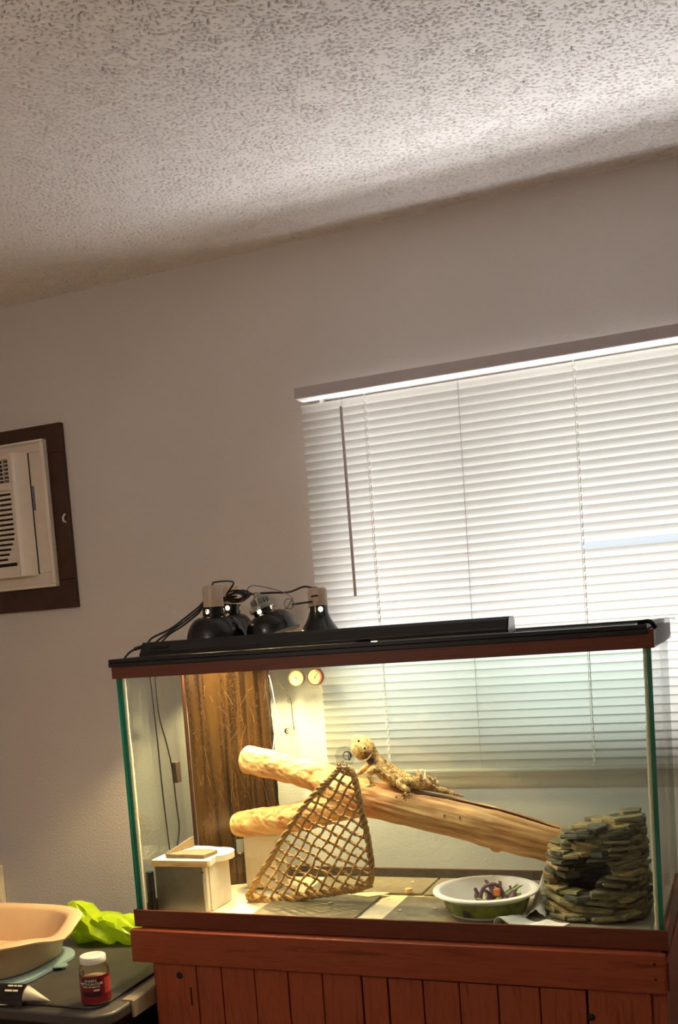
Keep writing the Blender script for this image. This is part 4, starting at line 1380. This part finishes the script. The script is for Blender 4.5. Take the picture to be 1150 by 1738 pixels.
# cables and plug hanging outside the left end
for k, (lab, pts) in enumerate((('dark cable with a plug adapter hanging behind the left glass', [(0.020, 0.165, 0.60), (0.0205, 0.166, 0.50), (0.0210, 0.190, 0.42), (0.021, 0.205, 0.36), (0.0210, 0.212, 0.26), (0.0215, 0.215, 0.20), (0.022, 0.196, 0.155)]), ('dark cable hanging straight down inside the left glass', [(0.0205, 0.140, 0.61), (0.0208, 0.146, 0.45), (0.0208, 0.150, 0.30), (0.0215, 0.158, 0.155)]))):
    cable(lab, pts, 0.0019)
mb = MB(); mb.box(0.0192, 0.034, 0.205, 0.228, 0.318, 0.372); tag(mb.build('plug_adapter', 'gauge_ink', None, 0.002), 'grey plug adapter on the cable at the left glass', 'adapter')

# ================================================================== ROUND GAUGES on the back glass
def gauge(label, u, v_, bez_mat, ang, red):
    c = at(u, v_, D - ins - g - 0.013); r = 0.0225
    M = frame_mat(Vector((c.x, D - ins - g - 0.0006, c.z)), (0, -1, 0))
    t_ = thing('round_gauge', label, 'gauge', (c.x, D - ins - g, c.z))
    mb = MB(); mb.lathe([(r * 0.95, 0), (r, 0.002), (r, 0.011), (r * 0.97, 0.0128), (r * 0.88, 0.0128), (r * 0.87, 0.0112)], 40, M); mb.build('bezel', bez_mat, t_)
    mb = MB(); mb.lathe([(r * 0.87, 0.0108), (r * 0.86, 0.0116), (0, 0.0116)], 40, M); f_ = mb.build('dial', 'gauge_face', t_)
    mb = MB()
    for k in range(22):
        a = R_(-40 + k * 260 / 21)
        mb.box(r * 0.66, r * 0.80, -0.0003, 0.0003, 0.0117, 0.0119, M @ Matrix.Rotation(a, 4, 'Z'))
    mb.build('tick_marks', 'gauge_ink', f_)
    if red:
        mb = MB(); vs = []; fs = []
        for k in range(15):
            a = R_(-60 + k * 10)
            vs += [M @ Vector((r * 0.70 * math.cos(a), r * 0.70 * math.sin(a), 0.0118)), M @ Vector((r * 0.86 * math.cos(a), r * 0.86 * math.sin(a), 0.0118))]
        mb.add(vs, [(2 * k, 2 * k + 1, 2 * k + 3, 2 * k + 2) for k in range(14)]); mb.build('red_band', 'gauge_red', f_)
    mb = MB(); mb.box(-r * 0.3, r * 0.72, -0.0005, 0.0005, 0.0120, 0.0125, M @ Matrix.Rotation(ang, 4, 'Z')); mb.build('needle', 'gauge_ink', t_)
    mb = MB(); mb.lathe([(0.0022, 0.0118), (0.0022, 0.0132), (0, 0.0134)], 12, M); mb.build('needle_hub', 'gauge_bezel', t_)


gauge('round brass-rimmed gauge, the left of the two on the back glass', 502, 1151, 'gauge_bezel', R_(125), False)
gauge('round dark-rimmed gauge with a red band, right of the pair on the back glass', 534, 1149, 'gauge_dark_bezel', R_(48), True)

# ================================================================== BEARDED DRAGON
def dpt(u, v_, Y): return at(u, v_, Y)


YD = 0.200
mb = MB()
spine = [  # u, v, half height px, half width m, Y
    (599, 1250, 4.5, 0.006, 0.186), (602, 1253, 8.5, 0.011, 0.187), (607, 1257, 12.5, 0.016, 0.189), (613, 1263, 15.5, 0.022, 0.192), (620, 1270, 16, 0.0245, 0.195),
    (628, 1280, 13.5, 0.019, 0.199), (634, 1289, 12.5, 0.017, 0.201), (643, 1299, 14.5, 0.022, 0.203), (656, 1310, 15.5, 0.028, 0.206), (672, 1319, 15, 0.030, 0.209), (688, 1325, 13, 0.027, 0.212),
    (702, 1329, 10.5, 0.020, 0.215), (716, 1332, 9, 0.014, 0.219), (732, 1336, 7.5, 0.0105, 0.224), (750, 1341, 5.6, 0.0075, 0.230), (768, 1346, 3.6, 0.005, 0.236), (788, 1352, 1.2, 0.0016, 0.243)]
P = []; Rr = []
for u, v_, hp, wm, Y in spine:
    p = at(u, v_, Y); P.append(p); Rr.append((hp / ppm(p), wm))
vs = []; fs = []; nseg = 20
P2 = bez(P, 4); Rr2 = []
for i in range(len(Rr) - 1):
    for k in range(4): Rr2.append((Rr[i][0] + (Rr[i + 1][0] - Rr[i][0]) * k / 4, Rr[i][1] + (Rr[i + 1][1] - Rr[i][1]) * k / 4))
Rr2.append(Rr[-1])
for i, p in enumerate(P2):
    d = (P2[min(i + 1, len(P2) - 1)] - P2[max(i - 1, 0)]).normalized()
    side = Vector((0.25, 1, 0)); side = (side - d * side.dot(d)).normalized(); up = side.cross(d).normalized()
    if up.z < 0: up = -up
    for j in range(nseg):
        a = 2 * math.pi * j / nseg
        vs.append(p + up * math.cos(a) * Rr2[i][0] + side * math.sin(a) * Rr2[i][1])
for i in range(len(P2) - 1):
    for j in range(nseg): fs.append((i * nseg + j, i * nseg + (j + 1) % nseg, (i + 1) * nseg + (j + 1) % nseg, (i + 1) * nseg + j))
fs.append(tuple(range(nseg))); fs.append(tuple((len(P2) - 1) * nseg + j for j in range(nseg)))
mb.add(vs, fs)


def limb_px(lst, n=10):
    pts = [at(u, v_, Y) for u, v_, Y, r in lst]; rs = [r / ppm(p) for p, (_, _, _, r) in zip(pts, lst)]
    PP = bez(pts, 5); R2 = []
    for i in range(len(rs) - 1):
        for k in range(5): R2.append(rs[i] + (rs[i + 1] - rs[i]) * k / 5)
    R2.append(rs[-1]); mb.tube(PP, R2, n)


# beard / throat pouch
limb_px([(604, 1261, 0.184, 8), (606, 1271, 0.186, 11), (612, 1279, 0.188, 11), (622, 1287, 0.196, 9)])
# near front leg, bent at the elbow, and its toes
limb_px([(640, 1304, 0.186, 7.5), (630, 1308, 0.176, 7), (626, 1314, 0.172, 5.6), (629, 1322, 0.170, 4.4), (631, 1330, 0.168, 4.0)])
for e in ((619, 1335), (622, 1336.5), (627, 1337), (633, 1336), (637, 1333)):
    limb_px([(630, 1330, 0.168, 3.0), ((630 + e[0]) / 2, (1331 + e[1]) / 2, 0.165, 1.9), (e[0], e[1], 0.163, 1.1)], 6)
# far front leg reaching to the net
limb_px([(628, 1300, 0.214, 6.5), (618, 1305, 0.214, 5.5), (611, 1311, 0.210, 4.5), (606, 1314, 0.206, 3.6)])
for e in ((598, 1313), (599, 1317), (603, 1320), (608, 1320)):
    limb_px([(606, 1314, 0.206, 2.6), (e[0], e[1], 0.203, 1.0)], 6)
# near hind leg: thigh forward, knee, shank down the log, long toes
limb_px([(700, 1328, 0.190, 9), (688, 1327, 0.174, 8.5), (678, 1328, 0.166, 7.2), (681, 1335, 0.161, 5.6), (690, 1340, 0.158, 5.0), (694, 1345, 0.156, 4.2)])
for e in ((681, 1352), (684, 1358), (688, 1361), (694, 1358), (700, 1352)):
    limb_px([(693, 1344, 0.156, 3.0), ((693 + e[0]) / 2 - 1, (1344 + e[1]) / 2, 0.153, 2.0), (e[0], e[1], 0.153, 1.0)], 6)
# far hind leg
limb_px([(704, 1327, 0.232, 8), (694, 1326, 0.250, 7), (690, 1334, 0.252, 5), (700, 1340, 0.250, 4)])
me = fuse(mb, 'bearded_dragon', 0.0013, 3)
n = len(me.vertices); co = np.empty(n * 3); me.vertices.foreach_get('co', co); co = co.reshape(-1, 3)
nr = np.empty(n * 3); me.vertices.foreach_get('normal', nr); nr = nr.reshape(-1, 3)
tone = np.zeros(n, dtype=np.float32)
head_c = np.array(at(608, 1260, 0.19)); neck_c = np.array(at(627, 1287, 0.190)); hip = np.array(at(700, 1338, 0.17))
for i in range(n):
    p = co[i]
    d = 0.0007 * mnoise.noise(Vector(p) * 420)
    co[i] = p + nr[i] * d
    dh = np.linalg.norm(p - head_c); dn = np.linalg.norm(p - neck_c); dp = np.linalg.norm(p - hip)
    tone[i] = 0.0 + 0.55 * math.exp(-(dh / 0.024) ** 2) - 0.60 * math.exp(-(dn / 0.016) ** 2) + (-0.25) * math.exp(-(dp / 0.012) ** 2) + 0.10 * max(0, -nr[i][2])
me.vertices.foreach_set('co', co.ravel())
at_l = me.attributes.new('tone', 'FLOAT', 'POINT'); at_l.data.foreach_set('value', tone)
drg_o = at(650, 1330, 0.2)
drg = finish_mesh(me, 'bearded_dragon', ['dragon_skin'], None, drg_o)
tag(drg, 'yellow-tan bearded dragon with raised head perched on the driftwood', 'lizard')
for u, v_, Y, r in ((608.5, 1257.5, 0.1745, 0.0030), (604, 1257, 0.203, 0.0030)):
    mb = MB(); p = at(u, v_, Y); mb.lathe([(0, -r), (r * .7, -r * .7), (r, 0), (r * .7, r * .7), (0, r)], 12, Matrix.Translation(p)); mb.build('eye', 'dragon_eye', drg)
p = at(618.5, 1270, 0.1712); mb = MB(); mb.lathe([(0, 0.001), (0.0022, 0.0006), (0.0026, -0.0006)], 10, frame_mat(p, (0, -1, 0.1))); mb.build('ear', 'dragon_eye', drg)
a0, a1 = at(599, 1258, 0.1775), at(614, 1270, 0.1705)
mb = MB(); mb.tube(bez([a0, at(606, 1264, 0.1735), a1], 5), 0.0006, 6); mb.build('mouth_line', 'claw', drg)
# spiky scales: beard fringe, back of the head, along the flank
sp = random.Random(8)
mb = MB()


def spike(p, d, L, r):
    d = Vector(d).normalized(); x = d.orthogonal().normalized(); y = d.cross(x)
    mb.add([p + x * r, p + (x * -.5 + y * .87) * r, p + (x * -.5 - y * .87) * r, p + d * L], [(0, 1, 3), (1, 2, 3), (2, 0, 3), (0, 2, 1)])


for k in range(26):
    q_ = k / 25
    u = 600 + 30 * q_; v_ = 1275 + 13 * math.sin(q_ * 3.0) + 3 * q_
    spike(at(u, v_, 0.178 + 0.004 * sp.random()), (-0.3 + 0.3 * q_, -0.9, -0.9), 0.0075, 0.0016)
for k in range(16):
    q_ = k / 15
    spike(at(630 + 5 * math.sin(q_ * 3) + sp.uniform(-1, 1), 1262 + 20 * q_, 0.186 + 0.012 * sp.random()), (0.9, -0.5, 0.25 - q_ * 0.4), 0.0080, 0.0017)
for k in range(34):
    q_ = k / 33
    spike(at(644 + 50 * q_, 1312 + 18 * q_ + sp.uniform(-1, 1), 0.183 + 0.004 * math.sin(q_ * 3.1) - 0.004), (0.5, -1, -0.1), 0.0052, 0.0012)
mb.build('spiny_scales', 'dragon_skin', drg)
# shed skin still clinging to the tail base
vs = []; fs = []
def sk(a, b):
    u = 707 + 36 * a; yv = 1322 + 12 * a - (19 * (1 - 0.4 * a) * (0.85 + 0.5 * mnoise.noise((a * 11, 2.0, 5.0))) * b)
    Y = 0.205 + 0.010 * math.sin(a * 9 + b * 4) + 0.006 * mnoise.noise((a * 9, b * 6, 3))
    return at(u, yv, Y)
vs, fs = sheet_grid(sk, 26, 8); mb = MB(); mb.add(vs, fs); o = mb.build('shed_skin', 'flake', drg, 0, 40)
so = o.modifiers.new('t', 'SOLIDIFY'); so.thickness = 0.0005

# ================================================================== LEFT FOREGROUND: tote, basin, bag, jar, booklet
LZ = -0.140
tote = thing('storage_tote', 'black storage tote with a dark grey lid beside the cabinet', 'storage tote', (-0.33, 0.05, ZF))


def rrect(x0, x1, y0, y1, r, n=6):
    pts = []
    for cx_, cy_, a0 in ((x1 - r, y1 - r, 0), (x0 + r, y1 - r, 90), (x0 + r, y0 + r, 180), (x1 - r, y0 + r, 270)):
        for k in range(n + 1):
            a = R_(a0 + 90 * k / n); pts.append((cx_ + r * math.cos(a), cy_ + r * math.sin(a)))
    return pts


tx0, tx1, ty0, ty1 = -0.72, 0.040, -0.208, 0.330
mb = MB(); mb.prism(rrect(tx0, tx1, ty0, ty1, 0.055), LZ - 0.034, LZ - 0.006); lidt = mb.build('lid', 'tote_lid', tote, 0.006, 35, seg=3)
mb = MB(); mb.prism(rrect(tx0 + 0.03, tx1 - 0.045, ty0 + 0.035, ty1 - 0.03, 0.035), LZ - 0.006, LZ); mb.build('raised_panel', 'tote_lid', lidt, 0.004, 35, seg=3)
mb = MB()
top = rrect(tx0 + 0.03, tx1 - 0.03, ty0 + 0.03, ty1 - 0.03, 0.05); bot = rrect(tx0 + 0.07, tx1 - 0.07, ty0 + 0.07, ty1 - 0.07, 0.05)
n_ = len(top); mb.add([(x, y, ZF + 0.0005) for x, y in bot] + [(x, y, LZ - 0.0345) for x, y in top], [tuple(range(n_ - 1, -1, -1)), tuple(range(n_, 2 * n_))] + [(i, (i + 1) % n_, n_ + (i + 1) % n_, n_ + i) for i in range(n_)])
mb.build('body', 'tote_body', tote, 0, 35)
mb = MB(); mb.box(tx1 - 0.026, tx1 + 0.004, -0.105, 0.055, LZ - 0.008, LZ - 0.002); mb.box(tx1 - 0.002, tx1 + 0.006, -0.105, 0.055, LZ - 0.045, LZ - 0.004); mb.build('latch', 'tote_latch', tote, 0.002)
# blue tray under the basin
mb = MB(); mb.prism(rrect(-0.70, -0.282, -0.125, 0.195, 0.09, 8), LZ + 0.001, LZ + 0.012)
tray = mb.build('blue_tray', 'tray_blue', None, 0.002); tag(tray, 'pale blue plastic tray under the beige basin', 'tray')
p = at(100, 1645, 0.06); mb = MB(); mb.prism([(-0.282 + 0.030 * math.cos(R_(a)), 0.055 + 0.020 * math.sin(R_(a))) for a in range(-90, 91, 15)], LZ + 0.008, LZ + 0.011); mb.build('tab', 'tray_blue', tray)
# basin: superellipse wall, rolled rim, pouring handle dips
bs = thing('wash_basin', 'beige plastic basin with a scooped handle rim on the tote lid', 'basin', (-0.50, 0.035, LZ + 0.013))
bcx, bcy = -0.505, 0.040


def se(a, ra, rb, e=3.2):
    c, s_ = math.cos(a), math.sin(a)
    return (bcx + ra * abs(c) ** (2 / e) * (1 if c > 0 else -1), bcy + rb * abs(s_) ** (2 / e) * (1 if s_ > 0 else -1))


nb = 96; zr = -0.028; zb = LZ + 0.0125
layers = [(0.185, 0.145, zb, 0), (0.193, 0.152, zb + 0.004, 0), (0.215, 0.172, zr - 0.012, 0.6), (0.222, 0.178, zr - 0.002, 1), (0.250, 0.204, zr - 0.008, 1), (0.252, 0.206, zr - 0.003, 1), (0.246, 0.200, zr + 0.003, 1), (0.222, 0.178, zr + 0.0035, 1), (0.211, 0.168, zr - 0.006, 0.8), (0.188, 0.148, zb + 0.008, 0), (0.180, 0.140, zb + 0.005, 0)]
vs = []; fs = []
for ra, rb, z, w_ in layers:
    for k in range(nb):
        a = 2 * math.pi * k / nb
        x, y = se(a, ra, rb)
        dip = -0.022 * math.exp(-((y - bcy) / 0.075) ** 2) * w_ if x > bcx else -0.022 * math.exp(-((y - bcy) / 0.075) ** 2) * w_
        if abs(math.cos(a)) < 0.5: dip = 0
        lip = 0.014 * math.exp(-((y - bcy) / 0.055) ** 2) * w_ * (1 if math.cos(a) > 0 else -1) if abs(math.cos(a)) > 0.5 else 0
        vs.append((x + lip, y, z + dip))
for j in range(len(layers) - 1):
    for k in range(nb): fs.append((j * nb + k, j * nb + (k + 1) % nb, (j + 1) * nb + (k + 1) % nb, (j + 1) * nb + k))
fs.append(tuple(range(nb - 1, -1, -1))); fs.append(tuple((len(layers) - 1) * nb + k for k in range(nb)))
mb = MB(); mb.add(vs, fs); mb.build('basin', 'basin_beige', bs, 0, 50)

# green carrier bag, crumpled
mb = MB()
def blob(c, sx, sy, sz):
    M = Matrix.Translation(c) @ Matrix.Diagonal((sx, sy, sz, 1)); prof_ = [(math.sin(math.pi * k / 10), -math.cos(math.pi * k / 10)) for k in range(11)]
    prof_[0] = (0, -1); prof_[-1] = (0, 1); mb.lathe(prof_, 18, M)
YG = 0.275
blob((-0.335, YG, LZ + 0.050), 0.060, 0.045, 0.050)
blob((-0.27, YG, LZ + 0.044), 0.070, 0.050, 0.044)
blob((-0.205, YG + 0.01, LZ + 0.038), 0.060, 0.045, 0.038)
blob((-0.165, YG + 0.02, LZ + 0.040), 0.035, 0.040, 0.040)
mb.tube(bez([(-0.385, YG - 0.01, LZ + 0.100), (-0.365, YG - 0.01, LZ + 0.100), (-0.335, YG, LZ + 0.082), (-0.30, YG, LZ + 0.060), (-0.26, YG, LZ + 0.05)], 6), [(0.010 + 0.018 * min(1, k / 12), 0.012 + 0.012 * min(1, k / 12)) for k in range(25)], 12)
me = fuse(mb, 'green_bag', 0.003, 4)
n = len(me.vertices); co = np.empty(n * 3); me.vertices.foreach_get('co', co); co = co.reshape(-1, 3)
nr = np.empty(n * 3); me.vertices.foreach_get('normal', nr); nr = nr.reshape(-1, 3)
for i in range(n):
    p = Vector(co[i]); q_ = Vector((p.x * 0.45 + p.z * 0.25, p.y * 0.8, p.z * 1.0 + p.x * 0.42))
    d = 0.026 * (0.22 - abs(mnoise.noise(q_ * 15))) + 0.014 * (0.2 - abs(mnoise.noise(q_ * 30 + Vector((3, 1, 2))))) + 0.006 * (0.2 - abs(mnoise.noise(q_ * 62)))
    co[i] = co[i] + nr[i] * d
    co[i][2] = max(co[i][2], LZ + 0.002)
me.vertices.foreach_set('co', co.ravel())
bag = finish_mesh(me, 'green_bag', ['green_bag'], None, (-0.27, YG, LZ + 0.001), 28)
dc = bag.modifiers.new('facets', 'DECIMATE'); dc.ratio = 420 / max(1, len(me.polygons) * 2)
es = bag.modifiers.new('split', 'EDGE_SPLIT'); es.split_angle = R_(24)
tag(bag, 'crumpled lime green plastic bag behind the basin', 'bag')

# calcium jar
jc = Vector((-0.034, -0.135, LZ + 0.0006))
jar = thing('supplement_jar', 'small clear jar with white lid and red calcium label on the tote', 'jar', jc)
M = Matrix.Translation(jc)
mb = MB(); mb.ring([(0.001, 0.0), (0.032, 0.0), (0.0345, 0.003), (0.0350, 0.080), (0.033, 0.088), (0.0275, 0.095), (0.0270, 0.108), (0.0255, 0.108), (0.0258, 0.094), (0.0315, 0.086), (0.0335, 0.079), (0.033, 0.004), (0.031, 0.0022), (0.001, 0.0022)], 48, M); mb.build('jar_wall', 'jar_plastic', jar, 0, 40)
mb = MB(); mb.lathe([(0.0, 0.0026), (0.0305, 0.0026), (0.0328, 0.005), (0.0328, 0.058), (0.0, 0.060)], 40, M); mb.build('powder', 'jar_powder', jar)
mb = MB(); mb.lathe([(0.0262, 0.0945), (0.0295, 0.0955), (0.0300, 0.098), (0.0300, 0.1095), (0.0288, 0.1110), (0.0, 0.1108)], 48, M); ldd = mb.build('lid', 'white_enamel', jar, 0, 40)
LR = 0.0353


def wrap(ang, z, r=LR): return jc + Vector((r * math.cos(ang), r * math.sin(ang), z))


def band_(a0, a1, z0, z1, r):
    vs = []; nn = 36
    for k in range(nn + 1):
        a = a0 + (a1 - a0) * k / nn; vs += [wrap(a, z0, r), wrap(a, z1, r)]
    return vs, [(2 * k, 2 * k + 2, 2 * k + 3, 2 * k + 1) for k in range(nn)]


fa = math.atan2(CC[1] - jc.y, CC[0] - jc.x) - 0.25      # label turned slightly left of the viewer
mb = MB(); mb.add(*band_(fa - 2.2, fa + 2.2, 0.006, 0.070, LR)); lab = mb.build('label', 'jar_label', jar)
mb = MB(); mb.add(*band_(fa - 0.75, fa + 0.62, 0.022, 0.034, LR + 0.0002)); mb.build('dark_panel', 'jar_label_dark', lab)
mb = MB(); mb.add(*band_(fa - 0.75, fa + 0.55, 0.048, 0.065, LR + 0.0002)); mb.build('dark_panel', 'jar_label_dark', lab)
mb = MB(); mb.add(*band_(fa + 0.85, fa + 1.6, 0.026, 0.062, LR + 0.0002)); mb.build('side_text_panel', 'gauge_red', lab)
for txt, z, size in (("FLUKER'S", 0.0600, 0.0070), ('REPTI-CALCIUM', 0.0525, 0.0080), ('WITH VITAMIN D3', 0.0455, 0.0050)):
    vs, fs = text_mesh(txt, size, True)
    mb = MB(); mb.add([wrap(fa - 0.05 + v_.x / LR, z + v_.y, LR + 0.0005) for v_ in vs], fs); mb.build('lettering', 'print_white', lab)
mb = MB(); mb.add(*band_(fa + 0.12, fa + 0.50, 0.0355, 0.0395, LR + 0.0004)); mb.build('pale_flash', 'print_white', lab)

# black booklet with a curled page, at the left edge of the lid
bk = thing('booklet', 'black booklet with a curled pale back page on the tote lid', 'booklet', (-0.20, -0.15, LZ + 0.0005))


def atz(u, v_, z):
    d = CR.T @ np.array([(u - CX) / FPX, (v_ - CY) / FPX, 1.0]); t0 = (z - CC[2]) / d[2]
    return Vector((CC + t0 * d).tolist())


k00, k10 = atz(-18, 1701, LZ + 0.004), atz(36, 1708, LZ + 0.002)      # near edge of the cover
k01, k11 = atz(-18, 1668, LZ + 0.016), atz(46, 1670, LZ + 0.034)      # far edge, lifted by the curl


def bk_cover(a, b):
    p = (k00 * (1 - a) + k10 * a) * (1 - b) + (k01 * (1 - a) + k11 * a) * b
    return p + Vector((0, 0, 0.004 * math.sin(math.pi * b) * a))


vs, fs = sheet_grid(bk_cover, 16, 8); mb = MB(); mb.add(vs, fs); o = mb.build('cover', 'booklet_black', bk, 0, 60); so = o.modifiers.new('t', 'SOLIDIFY'); so.thickness = 0.0007
# last page curled over into a cone, point to the right
apex = atz(86, 1699, LZ + 0.003); cen = atz(46, 1702, LZ + 0.0) + Vector((0, 0, 0.0225))
ax_ = (cen - apex).normalized(); sd = Vector((0, 0, 1)).cross(ax_).normalized(); upv = ax_.cross(sd)


def bk_page(a, b):
    th = R_(-150 + 285 * a)
    r = 0.0205 * b * (1 + 0.10 * math.sin(th * 2))
    p = apex.lerp(cen, b) + (sd * math.sin(th) * 1.15 + upv * math.cos(th)) * r
    p.z = max(p.z, LZ + 0.0012)
    return p


vs, fs = sheet_grid(bk_page, 30, 10); mb = MB(); mb.add(vs, fs); o = mb.build('curled_page', 'booklet_page', bk, 0, 60); so = o.modifiers.new('t', 'SOLIDIFY'); so.thickness = 0.0005
for bb0, segs_ in ((0.86, ((0.52, 0.66), (0.68, 0.76), (0.78, 0.90))), (0.60, ((0.45, 0.66), (0.68, 0.82)))):
    for a0, a1 in segs_:
        vs = []
        for k in range(7):
            a = a0 + (a1 - a0) * k / 6
            vs += [bk_cover(a, bb0 - 0.045) + Vector((0, -0.0006, 0.0010)), bk_cover(a, bb0 + 0.045) + Vector((0, -0.0006, 0.0010))]
        mb = MB(); mb.add(vs, [(2 * k, 2 * k + 2, 2 * k + 3, 2 * k + 1) for k in range(6)]); mb.build('print_line', 'print_white', bk)
# pale page showing below the cover
q0, q1, q2 = atz(-18, 1706, LZ + 0.0012), atz(14, 1706, LZ + 0.0012), atz(-18, 1694, LZ + 0.0012)
mb = MB(); mb.add([q0, q1, q2, q0 + Vector((0, 0, 0.0008)), q1 + Vector((0, 0, 0.0008)), q2 + Vector((0, 0, 0.0008))], [(0, 2, 1), (3, 4, 5), (0, 1, 4, 3), (1, 2, 5, 4), (2, 0, 3, 5)]); mb.build('inner_page', 'booklet_page', bk)

# pale board standing against the wall behind the basin
mb = MB(); mb.box(-1.25, -0.848, YW - 0.028, YW - 0.002, ZF + 0.0005, 0.0)
tag(mb.build('cream_board', 'cream_board', None, 0.002), 'pale cream board against the wall at the far left', 'board')

# globe pendant added behind the viewer as fill light for the room
LX, LY, LZ_ = -0.15, -1.85, ZC - 0.52
cl = thing('fill_pendant', 'white globe pendant added behind the viewer as fill light', 'fill lamp', (LX, LY, LZ_ - 0.13))
mb = MB(); mb.lathe([(0.0, 0.0), (0.055, 0.0), (0.05, -0.02), (0.01, -0.03)], 32, Matrix.Translation((LX, LY, ZC - 0.001))); mb.build('canopy', 'white_enamel', cl)
mb = MB(); mb.tube([(LX, LY, ZC - 0.03), (LX, LY, LZ_ + 0.15)], 0.004, 8); mb.build('cord', 'cord_white', cl)
mb = MB(); mb.lathe([(0.035, 0.12), (0.035, 0.155), (0.0, 0.157)], 24, Matrix.Translation((LX, LY, LZ_))); mb.build('cap', 'white_enamel', cl)
mb = MB(); mb.lathe([(0.0, -0.125)] + [(0.125 * math.sin(a), -0.125 * math.cos(a)) for a in (0.3, 0.6, 0.9, 1.2, 1.5, 1.8, 2.1, 2.4, 2.7)] + [(0.034, 0.1205)], 40, Matrix.Translation((LX, LY, LZ_))); mb.build('globe', 'fill_globe_glow', cl)
